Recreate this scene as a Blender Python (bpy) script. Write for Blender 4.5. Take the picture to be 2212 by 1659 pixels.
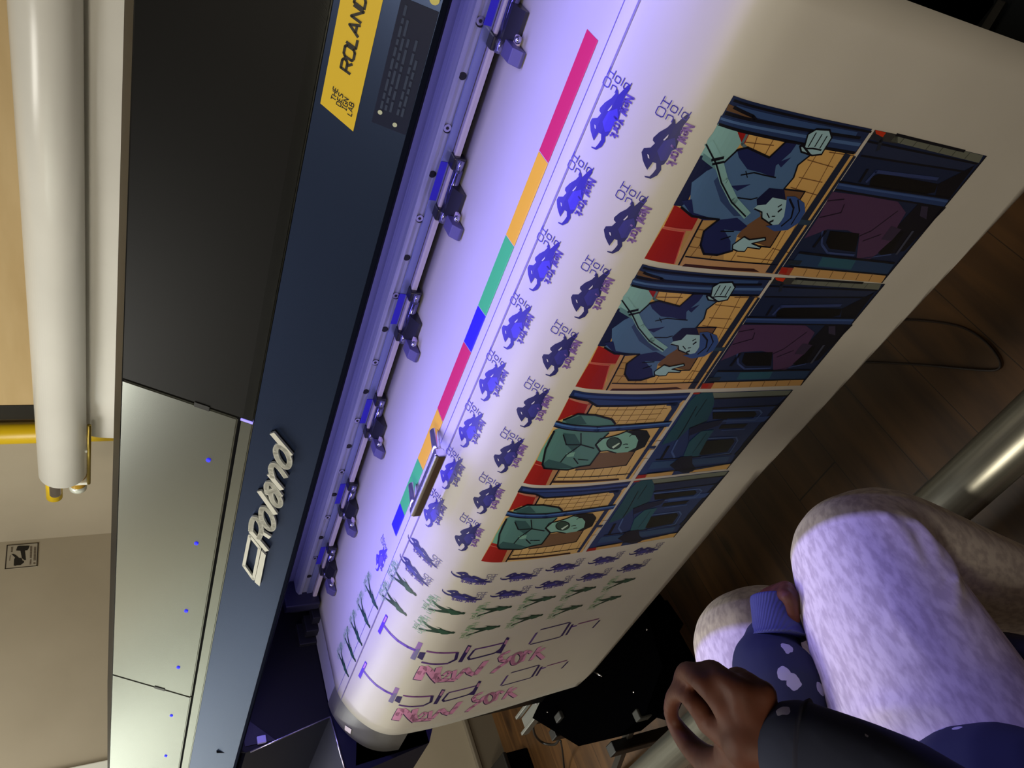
import bpy, bmesh, math, random
from mathutils import Vector, Matrix
from mathutils.geometry import tessellate_polygon
random.seed(7)
for o in list(bpy.data.objects): bpy.data.objects.remove(o)
SC = bpy.context.scene
COL = SC.collection
H = 1.4                                            # eye height above the floor

# ---------------------------------------------------------------- camera
FPX = 1662.0
PITCH = math.atan(906/FPX); PSI = math.atan(1938.5/math.hypot(FPX, 906))
hx, hy = -math.cos(PSI), math.sin(PSI)
FW = Vector((hx*math.cos(PITCH), hy*math.cos(PITCH), -math.sin(PITCH)))
RT = Vector((hy, -hx, 0)); UP = RT.cross(FW)
EYE = Vector((0, 0, H))
cam = bpy.data.objects.new('camera', bpy.data.cameras.new('camera')); COL.objects.link(cam)
cx, cy, cz = -UP, RT, -FW
m = Matrix(((cx.x, cy.x, cz.x, 0), (cx.y, cy.y, cz.y, 0), (cx.z, cy.z, cz.z, H), (0, 0, 0, 1)))
cam.matrix_world = m
cam.data.sensor_width = 36; cam.data.lens = FPX/2212*36; cam.data.clip_start = .02
SC.camera = cam

# ---------------------------------------------------------------- light and exposure
SC.view_settings.view_transform = 'Standard'; SC.view_settings.look = 'None'
SC.view_settings.gamma = 1; SC.view_settings.exposure = 0.0
SC.view_settings.use_curve_mapping = False
W = bpy.data.worlds.new('room_air'); SC.world = W; W.use_nodes = True
W.node_tree.nodes['Background'].inputs[0].default_value = (1.0, .86, .66, 1)
W.node_tree.nodes['Background'].inputs[1].default_value = .045
def area(name, loc, target, sx, sy, col, power):
    d = bpy.data.lights.new(name, 'AREA'); d.shape = 'RECTANGLE'; d.size = sx; d.size_y = sy
    d.color = col; d.energy = power
    o = bpy.data.objects.new(name, d); COL.objects.link(o); o.location = loc
    o.rotation_euler = (Vector(target)-Vector(loc)).to_track_quat('-Z', 'Y').to_euler()
    return o
area('ceiling_lamp_left', (-2.1, .45, 2.62), (-2.4, .6, 0), .9, .9, (1.0, .97, .88), 33)
area('front_fill', (-.2, -1.6, 2.5), (-.5, .5, .6), .7, .7, (1.0, .89, .70), 36)  # warm fill behind the viewer, added to brighten the sheet
area('hall_lamp', (-3.6, .3, 2.5), (-3.6, .3, 0), .8, .9, (.98, 1.0, .93), 46)  # unseen lamp, put inside the hall to brighten the cover's reflection
led = area('cover_led', (-.55, .745, 1.245), (-.55, .20, .78), 1.66, .012, (.31, .275, 1.0), 6.2); led.data.spread = math.radians(140)
area('cover_led_rear', (-.50, .690, 1.235), (-.50, .850, 1.01), 1.55, .010, (.36, .32, 1.0), 1.3)

# ---------------------------------------------------------------- helpers
def lin(c):
    return tuple((x/255/12.92 if x/255 <= .04045 else ((x/255+.055)/1.055)**2.4) for x in c)
MATS = {}
def mat(name, c, rough=.6, metal=0.0, emit=0, spec=.5, coat=0):
    if name in MATS: return MATS[name]
    M = bpy.data.materials.new(name); M.use_nodes = True
    b = M.node_tree.nodes['Principled BSDF']
    b.inputs['Base Color'].default_value = (*lin(c), 1); b.inputs['Roughness'].default_value = rough
    b.inputs['Metallic'].default_value = metal; b.inputs['Specular IOR Level'].default_value = spec
    b.inputs['Coat Weight'].default_value = coat
    if emit:
        b.inputs['Emission Color'].default_value = (*lin(c), 1); b.inputs['Emission Strength'].default_value = emit
    MATS[name] = M; return M
def nd(M, t, **k):
    n = M.node_tree.nodes.new(t)
    for a, v in k.items():
        if a in n.inputs.keys(): n.inputs[a].default_value = v
        else: setattr(n, a, v)
    return n
def ln(M, a, b): M.node_tree.links.new(a, b)
def noisy(name, c1, c2, scale=8, rough=.6, stretch=(1, 1, 1), metal=0, bump=0, lo=.35, hi=.65, detail=4, coords='Object', spec=.5):
    if name in MATS: return MATS[name]
    M = mat(name, c1, rough, metal, spec=spec); b = M.node_tree.nodes['Principled BSDF']
    tc = nd(M, 'ShaderNodeTexCoord'); mp = nd(M, 'ShaderNodeMapping'); mp.inputs['Scale'].default_value = stretch
    ns = nd(M, 'ShaderNodeTexNoise', Scale=scale, Detail=detail)
    cr = nd(M, 'ShaderNodeValToRGB'); cr.color_ramp.elements[0].position = lo; cr.color_ramp.elements[1].position = hi
    cr.color_ramp.elements[0].color = (*lin(c1), 1); cr.color_ramp.elements[1].color = (*lin(c2), 1)
    ln(M, tc.outputs[coords], mp.inputs[0]); ln(M, mp.outputs[0], ns.inputs['Vector']); ln(M, ns.outputs['Fac'], cr.inputs[0])
    ln(M, cr.outputs[0], b.inputs['Base Color'])
    if bump:
        bp = nd(M, 'ShaderNodeBump', Strength=bump, Distance=.002); ln(M, ns.outputs['Fac'], bp.inputs['Height']); ln(M, bp.outputs[0], b.inputs['Normal'])
    return M
def tag(o, label=None, cat=None, group=None, kind=None):
    for k, v in (('label', label), ('category', cat), ('group', group), ('kind', kind)):
        if v: o[k] = v
    return o
def empty(name, loc, label, cat, group=None):
    o = bpy.data.objects.new(name, None); COL.objects.link(o); o.location = loc; o.empty_display_size = .05
    return tag(o, label, cat, group)
def link(name, bm, M, parent=None, smooth=False, mods=None):
    """bm in world space -> ONE mesh object; origin moved to the parent's"""
    me = bpy.data.meshes.new(name)
    bmesh.ops.recalc_face_normals(bm, faces=bm.faces) if mods != 'flat' else None
    bm.to_mesh(me); bm.free()
    for q in (M if isinstance(M, list) else [M]): me.materials.append(q)
    if smooth:
        for p in me.polygons: p.use_smooth = True
    o = bpy.data.objects.new(name, me); COL.objects.link(o)
    if parent:
        o.parent = parent
        off = Vector((0, 0, 0)); p = parent
        while p: off += p.location; p = p.parent
        me.transform(Matrix.Translation(-off))
    return o
def box(bm, x0, x1, y0, y1, z0, z1, bev=0):
    g = bmesh.ops.create_cube(bm, size=1); vs = g['verts']
    for v in vs: v.co = Vector(((x0+x1)/2+v.co.x*(x1-x0), (y0+y1)/2+v.co.y*(y1-y0), (z0+z1)/2+v.co.z*(z1-z0)))
    if bev:
        es = list({e for v in vs for e in v.link_edges})
        bmesh.ops.bevel(bm, geom=es, offset=bev, segments=2, affect='EDGES', profile=.5)
def prism(bm, pts, vec):
    vs = [bm.verts.new(p) for p in pts]; f = bm.faces.new(vs)
    r = bmesh.ops.extrude_face_region(bm, geom=[f])
    for e in r['geom']:
        if isinstance(e, bmesh.types.BMVert): e.co += Vector(vec)
def xprism(bm, prof, x0, x1, bev=0):
    """profile [(y,z)] swept along x"""
    n0 = len(bm.verts)
    prism(bm, [(x0, y, z) for y, z in prof], (x1-x0, 0, 0))
    if bev:
        bm.edges.ensure_lookup_table(); bm.verts.ensure_lookup_table()
        vs = set(bm.verts[n0:]); es = [e for e in bm.edges if e.verts[0] in vs]
        bmesh.ops.bevel(bm, geom=es, offset=bev, segments=2, affect='EDGES', profile=.5)
def tube(bm, pts, rad, n=16, caps=True, squash=None):
    """swept tube; rad float or list; round caps by shrinking rings"""
    pts = [Vector(p) for p in pts]
    rs = rad if isinstance(rad, (list, tuple)) else [rad]*len(pts)
    if caps == 'round':
        a = (pts[0]-pts[1]).normalized(); b = (pts[-1]-pts[-2]).normalized()
        pre = [(pts[0]+a*rs[0]*math.sin(t), rs[0]*math.cos(t)) for t in (1.4, 1.05, .7, .35)]
        post = [(pts[-1]+b*rs[-1]*math.sin(t), rs[-1]*math.cos(t)) for t in (.35, .7, 1.05, 1.4)]
        pts = [p for p, _ in pre]+pts+[p for p, _ in post]; rs = [r for _, r in pre]+list(rs)+[r for _, r in post]
    rings = []; u = None
    for i, p in enumerate(pts):
        t = (pts[min(i+1, len(pts)-1)]-pts[max(i-1, 0)]).normalized()
        if u is None: u = t.orthogonal().normalized()
        u = (u-t*u.dot(t)).normalized(); w = t.cross(u)
        rings.append([bm.verts.new(p+(u*math.cos(a)+w*math.sin(a))*rs[i]) for a in [2*math.pi*k/n for k in range(n)]])
    for a, b in zip(rings, rings[1:]):
        for k in range(n): bm.faces.new((a[k], a[(k+1) % n], b[(k+1) % n], b[k]))
    if caps:
        bm.faces.new(rings[0][::-1]); bm.faces.new(rings[-1])
def spline(pts, n=6):
    P = [Vector(p) for p in pts]; out = []
    for i in range(len(P)-1):
        p0, p1, p2, p3 = P[max(i-1, 0)], P[i], P[i+1], P[min(i+2, len(P)-1)]
        for k in range(n):
            t = k/n
            out.append(.5*((2*p1)+(p2-p0)*t+(2*p0-5*p1+4*p2-p3)*t*t+(-p0+3*p1-3*p2+p3)*t**3))
    out.append(P[-1]); return out
def ball(bm, c, r, sc=(1, 1, 1), seg=16):
    g = bmesh.ops.create_uvsphere(bm, u_segments=seg, v_segments=seg//2+2, radius=r)
    for v in g['verts']: v.co = Vector((v.co.x*sc[0], v.co.y*sc[1], v.co.z*sc[2]))+Vector(c)
def disc(bm, c, nrm, r, h, n=20):
    nrm = Vector(nrm).normalized(); tube(bm, [Vector(c)-nrm*h/2, Vector(c)+nrm*h/2], r, n)
# measured sight lines (used to set true sizes and places of flat things on their real surfaces)
def ray(px, py):
    u = 829.5-py; v = px-1106
    return FW*FPX+RT*u-UP*v
def at(px, py, z=None, Y=None, X=None):
    d = ray(px, py)
    t = (z-H)/d.z if z is not None else (Y/d.y if Y is not None else X/d.x)
    return EYE+d*t
def crop(ox, oy, sc): return lambda p: (ox+p[0]/sc, oy+p[1]/sc)

# ---------------------------------------------------------------- the sheet's path over the platen
PR = [(.845, .9855), (.70, .9858), (.650, .9855), (.628, .982), (.608, .975), (.590, .966), (.576, .957), (.565, .948), (.555, .9385), (.547, .929),
      (.540, .918), (.535, .907), (.531, .893), (.529, .875), (.528, .85), (.5275, .82), (.528, .79), (.530, .74), (.534, .66), (.540, .57), (.544, .50), (.547, .445), (.549, .38)]
PR2 = [(v.x, v.y) for v in spline([(a, b, 0) for a, b in PR[2:]], 3)]
PR = PR[:2]+PR2
SS = [0.0]
for a, b in zip(PR, PR[1:]): SS.append(SS[-1]+math.hypot(b[0]-a[0], b[1]-a[1]))
def prof(s):
    for i in range(len(PR)-1):
        if s <= SS[i+1] or i == len(PR)-2:
            t = (s-SS[i])/(SS[i+1]-SS[i]); a, b = PR[i], PR[i+1]
            ty, tz = b[0]-a[0], b[1]-a[1]; l = math.hypot(ty, tz)
            return a[0]+ty*t, a[1]+tz*t, tz/l, -ty/l
def sheet(X, s, off=0):
    y, z, ny, nz = prof(s); return Vector((X, y+ny*off, z+nz*off))
def to_sheet(px, py):
    d = ray(px, py); k = -d.z/d.y; r = d.x/d.y
    for i in range(len(PR)-1):
        a, b = PR[i], PR[i+1]; fa = (H-a[1])-k*a[0]; fb = (H-b[1])-k*b[0]
        if fb >= 0 or i == len(PR)-2:
            t = fa/(fa-fb); Y = a[0]+(b[0]-a[0])*t
            return Vector((r*Y, SS[i]+(SS[i+1]-SS[i])*t))
SMAX = SS[-1]
XL, XR = -1.455, -.056
def edge_s(X):                                     # the sheet's free lower edge dips slightly to the right
    zt = .384+(.445-.384)*min(1, (-.2-X)/.55) if X > -.75 else .445+(.012)*min(1, (-.75-X)/.7)
    if X < -1.40: zt += (-1.40-X)*.25
    for i in range(len(PR)-1):
        if PR[i+1][1] <= zt: return SS[i]+(SS[i+1]-SS[i])*(PR[i][1]-zt)/(PR[i][1]-PR[i+1][1])
    return SMAX

# ================================================================ SETTING
wood = mat('floor_boards', (120, 84, 50), .42)
def make_wood(M):
    b = M.node_tree.nodes['Principled BSDF']
    tc = nd(M, 'ShaderNodeTexCoord'); mp = nd(M, 'ShaderNodeMapping'); mp.inputs['Scale'].default_value = (9, 1.1, 1)
    n1 = nd(M, 'ShaderNodeTexNoise', Scale=2.2, Detail=6, Distortion=.6)
    sx = nd(M, 'ShaderNodeSeparateXYZ'); ln(M, tc.outputs['Object'], mp.inputs[0]); ln(M, mp.outputs[0], n1.inputs['Vector']); ln(M, tc.outputs['Object'], sx.inputs[0])
    a = nd(M, 'ShaderNodeMath', operation='MULTIPLY_ADD'); a.inputs[1].default_value = 1/.1345; a.inputs[2].default_value = .633/.1345+40; ln(M, sx.outputs['X'], a.inputs[0])
    fl = nd(M, 'ShaderNodeMath', operation='FLOOR'); fr = nd(M, 'ShaderNodeMath', operation='FRACT'); ln(M, a.outputs[0], fl.inputs[0]); ln(M, a.outputs[0], fr.inputs[0])
    wn = nd(M, 'ShaderNodeTexWhiteNoise', noise_dimensions='1D'); ln(M, fl.outputs[0], wn.inputs['W'])
    # end joints per board
    yy = nd(M, 'ShaderNodeMath', operation='MULTIPLY_ADD'); yy.inputs[1].default_value = .9; ln(M, sx.outputs['Y'], yy.inputs[0]); wm = nd(M, 'ShaderNodeMath', operation='MULTIPLY'); wm.inputs[1].default_value = 5; ln(M, wn.outputs['Value'], wm.inputs[0]); ln(M, wm.outputs[0], yy.inputs[2])
    fy = nd(M, 'ShaderNodeMath', operation='FRACT'); ln(M, yy.outputs[0], fy.inputs[0])
    fy2 = nd(M, 'ShaderNodeMath', operation='FLOOR'); ln(M, yy.outputs[0], fy2.inputs[0])
    ad = nd(M, 'ShaderNodeMath', operation='MULTIPLY_ADD'); ad.inputs[1].default_value = 3.7; ln(M, fy2.outputs[0], ad.inputs[0]); ln(M, fl.outputs[0], ad.inputs[2])
    wn2 = nd(M, 'ShaderNodeTexWhiteNoise', noise_dimensions='1D'); ln(M, ad.outputs[0], wn2.inputs['W'])
    cr = nd(M, 'ShaderNodeValToRGB'); e = cr.color_ramp.elements
    e[0].position = .3; e[0].color = (*lin((58, 36, 16)), 1); e[1].position = .7; e[1].color = (*lin((98, 67, 34)), 1)
    ln(M, n1.outputs['Fac'], cr.inputs[0])
    mx = nd(M, 'ShaderNodeMix', data_type='RGBA', blend_type='MULTIPLY'); mx.inputs[0].default_value = .55
    bw = nd(M, 'ShaderNodeMapRange'); bw.inputs['To Min'].default_value = .55; bw.inputs['To Max'].default_value = 1.15; ln(M, wn2.outputs['Value'], bw.inputs['Value'])
    cb = nd(M, 'ShaderNodeCombineColor'); [ln(M, bw.outputs[0], cb.inputs[i]) for i in range(3)]
    ln(M, cr.outputs[0], mx.inputs[6]); ln(M, cb.outputs[0], mx.inputs[7])
    # knots
    mp2 = nd(M, 'ShaderNodeMapping'); mp2.inputs['Scale'].default_value = (7, 3.2, 1); ln(M, tc.outputs['Object'], mp2.inputs[0])
    vo = nd(M, 'ShaderNodeTexVoronoi', Scale=1.0); ln(M, mp2.outputs[0], vo.inputs['Vector'])
    kr = nd(M, 'ShaderNodeMapRange'); kr.inputs['From Min'].default_value = .05; kr.inputs['From Max'].default_value = .16; kr.inputs['To Min'].default_value = .35; ln(M, vo.outputs['Distance'], kr.inputs['Value'])
    s1 = nd(M, 'ShaderNodeMath', operation='GREATER_THAN'); s1.inputs[1].default_value = .013; ln(M, fr.outputs[0], s1.inputs[0])
    s2 = nd(M, 'ShaderNodeMath', operation='GREATER_THAN'); s2.inputs[1].default_value = .003; ln(M, fy.outputs[0], s2.inputs[0])
    s3 = nd(M, 'ShaderNodeMath', operation='MULTIPLY'); ln(M, s1.outputs[0], s3.inputs[0]); ln(M, s2.outputs[0], s3.inputs[1])
    sr = nd(M, 'ShaderNodeMapRange'); sr.inputs['To Min'].default_value = .18; ln(M, s3.outputs[0], sr.inputs['Value'])
    s4 = nd(M, 'ShaderNodeMath', operation='MULTIPLY'); ln(M, sr.outputs[0], s4.inputs[0]); ln(M, kr.outputs[0], s4.inputs[1])
    cb2 = nd(M, 'ShaderNodeCombineColor'); [ln(M, s4.outputs[0], cb2.inputs[i]) for i in range(3)]
    m2 = nd(M, 'ShaderNodeMix', data_type='RGBA', blend_type='MULTIPLY'); m2.inputs[0].default_value = 1; ln(M, mx.outputs[2], m2.inputs[6]); ln(M, cb2.outputs[0], m2.inputs[7])
    ln(M, m2.outputs[2], b.inputs['Base Color'])
make_wood(wood)
WX, WY = -2.87, 2.08
bm = bmesh.new(); box(bm, -4.3, 2.2, -2.2, WY+.1, -.06, 0); tag(link('floor', bm, wood), kind='structure')
wallm = noisy('wall_paint', (180, 170, 150), (172, 162, 142), 3, .8)
bm = bmesh.new(); box(bm, WX-.1, 2.2, WY, WY+.1, 0, 2.7); tag(link('wall_back', bm, wallm), kind='structure')
DY0 = -.35
bm = bmesh.new(); box(bm, WX-.1, WX, -2.2, DY0, 0, 2.7); box(bm, WX-.1, WX, 1.17, WY, 0, 2.7); box(bm, WX-.1, WX, DY0, 1.17, 2.1, 2.7); box(bm, WX-.1, WX, DY0, 1.17, 0, .95); tag(link('wall_left', bm, wallm), kind='structure')
hallm = mat('hall_paint', (232, 234, 226), .7)
bm = bmesh.new(); box(bm, -4.3, -4.2, -1.0, 1.8, 0, 2.7); box(bm, -4.3, WX-.1, -1.1, -1.0, 0, 2.7); box(bm, -4.3, WX-.1, 1.8, 1.9, 0, 2.7); tag(link('wall_hall', bm, hallm), kind='structure')
bm = bmesh.new(); box(bm, -4.3, 2.2, -2.2, WY+.1, 2.7, 2.76); tag(link('ceiling', bm, mat('ceiling_paint', (96, 92, 86), .9)), kind='structure')
bm = bmesh.new(); box(bm, WX, WX+.014, -2.2, WY, 0, .115); box(bm, WX, WX+.020, -2.2, WY, .108, .125, .003); tag(link('baseboard_left', bm, mat('baseboard_paint', (112, 104, 90), .5)), kind='structure')
bm = bmesh.new(); box(bm, WX, 2.2, WY-.014, WY, 0, .12, .003); tag(link('baseboard_back', bm, MATS['baseboard_paint']), kind='structure')
whitep = mat('white_gloss_paint', (236, 238, 228), .35)
bm = bmesh.new(); box(bm, WX-.12, WX+.02, 1.10, 1.17, .95, 2.1, .004); box(bm, WX-.12, WX+.02, DY0, DY0+.07, .95, 2.1, .004); box(bm, WX-.12, WX+.02, DY0, 1.17, 2.04, 2.11, .004); box(bm, WX-.12, WX+.04, DY0, 1.17, .93, .96, .004); tag(link('trim_1', bm, whitep), kind='structure')

# ================================================================ PRINTER
steel_dk = mat('cover_graphite', (150, 154, 148), .26, .85)
navy = mat('cover_navy', (64, 80, 118), .26, .75)
navy_dk = mat('body_navy_plastic', (18, 19, 46), .55, spec=.2)
dark = mat('interior_black', (22, 22, 34), .5)
alu = noisy('brushed_aluminium', (188, 190, 205), (165, 168, 186), 40, .30, (.15, 6, 6), .35)
whitem = mat('back_beam_grey', (150, 150, 165), .5)
blackp = mat('black_plastic', (16, 16, 18), .4)
PX0, PX1 = -2.02, .55
prn = empty('wide_format_printer', (-.75, .95, 0), 'wide dark printer with a navy front cover glowing violet over the platen', 'printer')
# slanted front cover : points on one plane, t = distance up the slope from the lower lip
C0 = Vector((0, .585, 1.1645)); CU = Vector((0, .4787, .8780)); CN = Vector((0, -.8780, .4787))
def cov(X, t, off=0): return Vector((X, C0.y+CU.y*t+CN.y*off, C0.z+CU.z*t+CN.z*off))
def to_cov(px, py):
    d = ray(px, py); n = CN; k = (C0-EYE).dot(n)/d.dot(n); p = EYE+d*k
    return Vector((p.x, (p-C0).dot(CU)))
TN = to_cov(545, 930).y                            # top of the navy window
TT = to_cov(262, 812).y                            # top of the cover
TG = to_cov(519, 905).y                            # dark groove above the window strip
XS1 = to_cov(400, 866).x; XS2 = to_cov(330, 1483).x
def slab(bm, x0, x1, t0, t1, th, off=0, bev=.0015):
    n0 = len(bm.verts)
    prism(bm, [cov(x0, t0, off), cov(x1, t0, off), cov(x1, t1, off), cov(x0, t1, off)], -CN*th)
    if bev:
        bm.verts.ensure_lookup_table(); vs = set(bm.verts[n0:]); bmesh.ops.bevel(bm, geom=[e for e in bm.edges if e.verts[0] in vs], offset=bev, segments=2, affect='EDGES')
bm = bmesh.new(); slab(bm, PX0, PX1, 0, TN, .012); win = link('cover_window', bm, navy, prn)
bm = bmesh.new(); slab(bm, PX0, PX1, -.002, .003, .016, .0012, .0005); link('cover_lip', bm, mat('lip_rubber', (14, 18, 34), .9, spec=.02), prn)
bm = bmesh.new(); slab(bm, PX0, PX1, TN+.0006, TG-.001, .012, -.0004); link('cover_strip', bm, steel_dk, prn)
g = .0014
for x0, x1 in ((PX0, XS2-g), (XS2+g*.5, XS1-g)):
    bm = bmesh.new(); slab(bm, x0, x1, TG+.003, TT, .012, -.0004); link('cover_panel', bm, steel_dk, prn)
bm = bmesh.new(); slab(bm, XS1+g, PX1, TN+.0006, TT, .012, -.0004); link('cover_panel', bm, mat('cover_black', (12, 12, 13), .45, .1, spec=.18), prn)
bm = bmesh.new(); slab(bm, PX0+.01, PX1-.01, TN-.004, TT-.002, .01, -.0135, 0); link('cover_backing', bm, dark, prn)
# latches in the two seams
for X, T in ((XS1, to_cov(436, 880).y), (XS2, to_cov(345, 1485).y)):
    bm = bmesh.new(); slab(bm, X-.004, X+.004, T-.009, T+.009, .004, .0006, .0005); link('seam_latch', bm, blackp, prn)
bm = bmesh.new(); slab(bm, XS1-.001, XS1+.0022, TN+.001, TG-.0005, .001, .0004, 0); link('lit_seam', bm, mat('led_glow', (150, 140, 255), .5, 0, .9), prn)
for p in [(450, 994), (424, 1174), (402, 1320), (385, 1442), (370, 1546), (358, 1633)]:  # glowing discs stand in for blue LED light showing on the cover
    c = to_cov(*p); bm = bmesh.new(); disc(bm, cov(c.x, c.y, .0004), CN, .0026, .0012, 16); link('blue_glow_dot', bm, mat('blue_dot_glow', (30, 30, 255), .5, 0, 1.6), prn)
# top and back shell, printer body
yt, zt = cov(0, TT).y, cov(0, TT).z
bm = bmesh.new(); xprism(bm, [(yt-.002, zt-.014), (yt+.001, zt-.0005), (1.02, zt-.004), (1.10, zt-.03), (1.12, 1.0), (1.10, 1.0), (1.08, zt-.04), (1.01, zt-.016)], PX0, PX1); link('top_shell', bm, MATS['cover_black'], prn)
bm = bmesh.new(); box(bm, PX0-.012, PX0, .60, 1.12, .80, zt-.012, .004); link('side_panel', bm, navy_dk, prn)
bm = bmesh.new(); box(bm, PX1, PX1+.012, .60, 1.12, .80, zt-.012, .004); link('side_panel', bm, navy_dk, prn)
# rear interior beam, lit violet, and the roller rail in front of it
bm = bmesh.new(); box(bm, -1.50, PX1, .872, .90, .99, 1.20); link('back_beam', bm, whitem, prn)
bm = bmesh.new(); box(bm, PX0, -1.50, .872, .90, .90, 1.20); box(bm, -1.50, PX1, .842, .90, .965, .9845); link('interior_back', bm, dark, prn)
def zr(a, Y): return H-Y*math.tan(math.radians(a))
Yr = .84
RX0 = -1.42
bm = bmesh.new()
xprism(bm, [(Yr+.004, zr(23.5, Yr)), (Yr-.004, zr(23.75, Yr)), (Yr-.004, zr(24.10, Yr)), (Yr, zr(24.15, Yr)), (Yr, zr(25.35, Yr)), (Yr+.028, zr(25.35, Yr)), (Yr+.028, zr(23.5, Yr))], RX0, PX1)
rail = link('roller_rail', bm, alu, prn)
bm = bmesh.new(); xprism(bm, [(Yr-.0015, zr(24.70, Yr)), (Yr-.0035, zr(24.72, Yr)), (Yr-.0035, zr(25.30, Yr)), (Yr-.0015, zr(25.34, Yr))], RX0, PX1); link('rail_step', bm, mat('rail_blue_anodised', (150, 158, 200), .3, .6), prn)
bm = bmesh.new(); xprism(bm, [(Yr-.012, zr(25.62, Yr-.012)), (Yr-.013, zr(25.75, Yr-.012)), (Yr-.013, zr(26.05, Yr-.012)), (Yr+.01, zr(26.1, Yr)), (Yr+.01, zr(25.5, Yr))], RX0, PX1); link('rail_lip', bm, mat('lip_grey', (196, 186, 200), .4), prn)
# screws and holes along the rail, 65 mm apart
scm = mat('screw_steel', (190, 190, 205), .25, 1)
for k in range(22):
    X = (-.297-.0777*k)*Yr
    bm = bmesh.new()
    if k % 2 == 0:
        disc(bm, (X, Yr-.0012, zr(24.42, Yr)), (0, 1, 0), .0050, .003, 20); s = link('screw', bm, scm, prn)
        bm = bmesh.new(); disc(bm, (X, Yr-.0028, zr(24.42, Yr)), (0, 1, 0), .0022, .0008, 6); link('screw_socket', bm, blackp, s)
        bm = bmesh.new(); disc(bm, (X-.002, Yr-.0004, zr(24.52, Yr)), (0, 1, 0), .0058, .001, 20); link('screw_recess', bm, blackp, s)
    else:
        disc(bm, (X, Yr-.0003, zr(24.42, Yr)), (0, 1, 0), .0048, .001, 20); link('rail_hole', bm, blackp, prn)
# pinch rollers with hold-down levers
blk = mat('roller_black', (34, 34, 42), .28, spec=.7)
sticker = mat('blue_label_film', (62, 52, 205), .5)
def pinch(X, sub=True):
    z0 = .9960; bm = bmesh.new()
    box(bm, X-.045, X-.028, Yr-.020, Yr-.003, z0-.008, z0+.009, .002); box(bm, X+.030, X+.047, Yr-.020, Yr-.003, z0-.008, z0+.009, .002)
    box(bm, X-.032, X+.034, Yr-.008, Yr-.003, z0-.008, z0+.005, .001)
    xprism(bm, [(Yr-.004, .998), (Yr-.030, 1.000), (Yr-.046, .991), (Yr-.046, .9868), (Yr-.005, .9868)], X-.028, X+.012, .001)
    br = link('pinch_roller', bm, blk, prn)
    bm = bmesh.new(); tube(bm, [(X-.030, Yr-.019, z0-.001), (X+.032, Yr-.019, z0-.001)], .0062, 16); link('roller_shaft', bm, mat('roller_chrome', (120, 118, 160), .18, .9), br, True)
    for sx in (-.037, .038):
        bm = bmesh.new(); tube(bm, [(X+sx-.0075, Yr-.0215, z0), (X+sx+.0075, Yr-.0215, z0)], .0045, 12); link('roller_bearing', bm, mat('bearing_grey', (150, 148, 185), .25, .8), br, True)
    bm = bmesh.new(); xprism(bm, [(Yr-.040, 1.001), (Yr-.062, 1.0005), (Yr-.071, .991), (Yr-.071, .9872), (Yr-.042, .9872)], X-.040, X-.022, .001); link('hold_down_lever', bm, mat('lever_violet_grey', (84, 80, 120), .4), br)
    bm = bmesh.new(); box(bm, X-.0345, X-.0125, Yr-.0545, Yr-.0375, .9880, .9925, .002); link('lever_pad', bm, mat('pad_cream', (205, 190, 195), .5), br)
    bm = bmesh.new(); ball(bm, (X-.014, Yr-.060, .9965), .0042); link('lever_screw', bm, scm, br, True)
    bm = bmesh.new(); box(bm, X-.024, X+.032, Yr-.0046, Yr-.0036, zr(25.18, Yr), zr(24.66, Yr)); link('blue_label', bm, sticker, br)
for r in (-.3265, -.582+.27*0, ): pass
for r in (-.30, -.585, -.850, -1.118, -1.385, -1.625): pinch(r*.80+.012)
bm = bmesh.new(); box(bm, RX0-.02, RX0+.002, Yr-.03, Yr+.03, .99, 1.06, .003); box(bm, RX0-.06, RX0-.02, Yr-.01, Yr+.02, .985, 1.04, .004); link('rail_end_block', bm, mat('end_block_grey', (40, 40, 60), .4, .3), prn)
# dark machinery in the left bay
bm = bmesh.new()
for k in range(4):
    x = -1.47-.065*k*.5; box(bm, x-.012, x+.012, .80-.01*(k % 3), .83, .96+.012*(k % 2), 1.0+.01*(k % 3), .002)
link('carriage_parts', bm, mat('machine_grey', (22, 22, 34), .5, .1), prn)
for k in range(5):
    X = -1.44-.07*k; bm = bmesh.new(); ball(bm, (X, .866, zr(23.6, .86)), .005); link('screw', bm, scm, prn, True)
# platen, front apron and the left body beside them
plat = mat('platen_grey', (150, 150, 160), .4)
EX = -1.534
bm = bmesh.new(); xprism(bm, [(.843, .9840), (.650, .9840), (.650, .93), (.843, .93)], EX+.004, PX1); link('platen', bm, plat, prn)
ap = [(y+.0, z) for y, z in PR if z > .866 and y <= .650]
ap = [(y-n[0]*.0014, z-n[1]*.0014) for (y, z), n in ((q, None) for q in [])] if False else [(y+.0016, z-.0013) for y, z in ap]
bm = bmesh.new(); xprism(bm, ap+[(.545, .866), (.560, .915), (.60, .945), (.650, .955)], EX, PX1)
link('front_apron', bm, mat('apron_grey', (96, 96, 98), .42, .1), prn, False)
bm = bmesh.new(); bm.faces.new([bm.verts.new(sheet(v.x, v.y, -.0004)) for v in [to_sheet(*p) for p in ((745, 1567), (759, 1576), (756.5, 1586), (744, 1577))]]); link('warning_label', bm, mat('label_white', (225, 215, 215), .5), prn)
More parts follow.
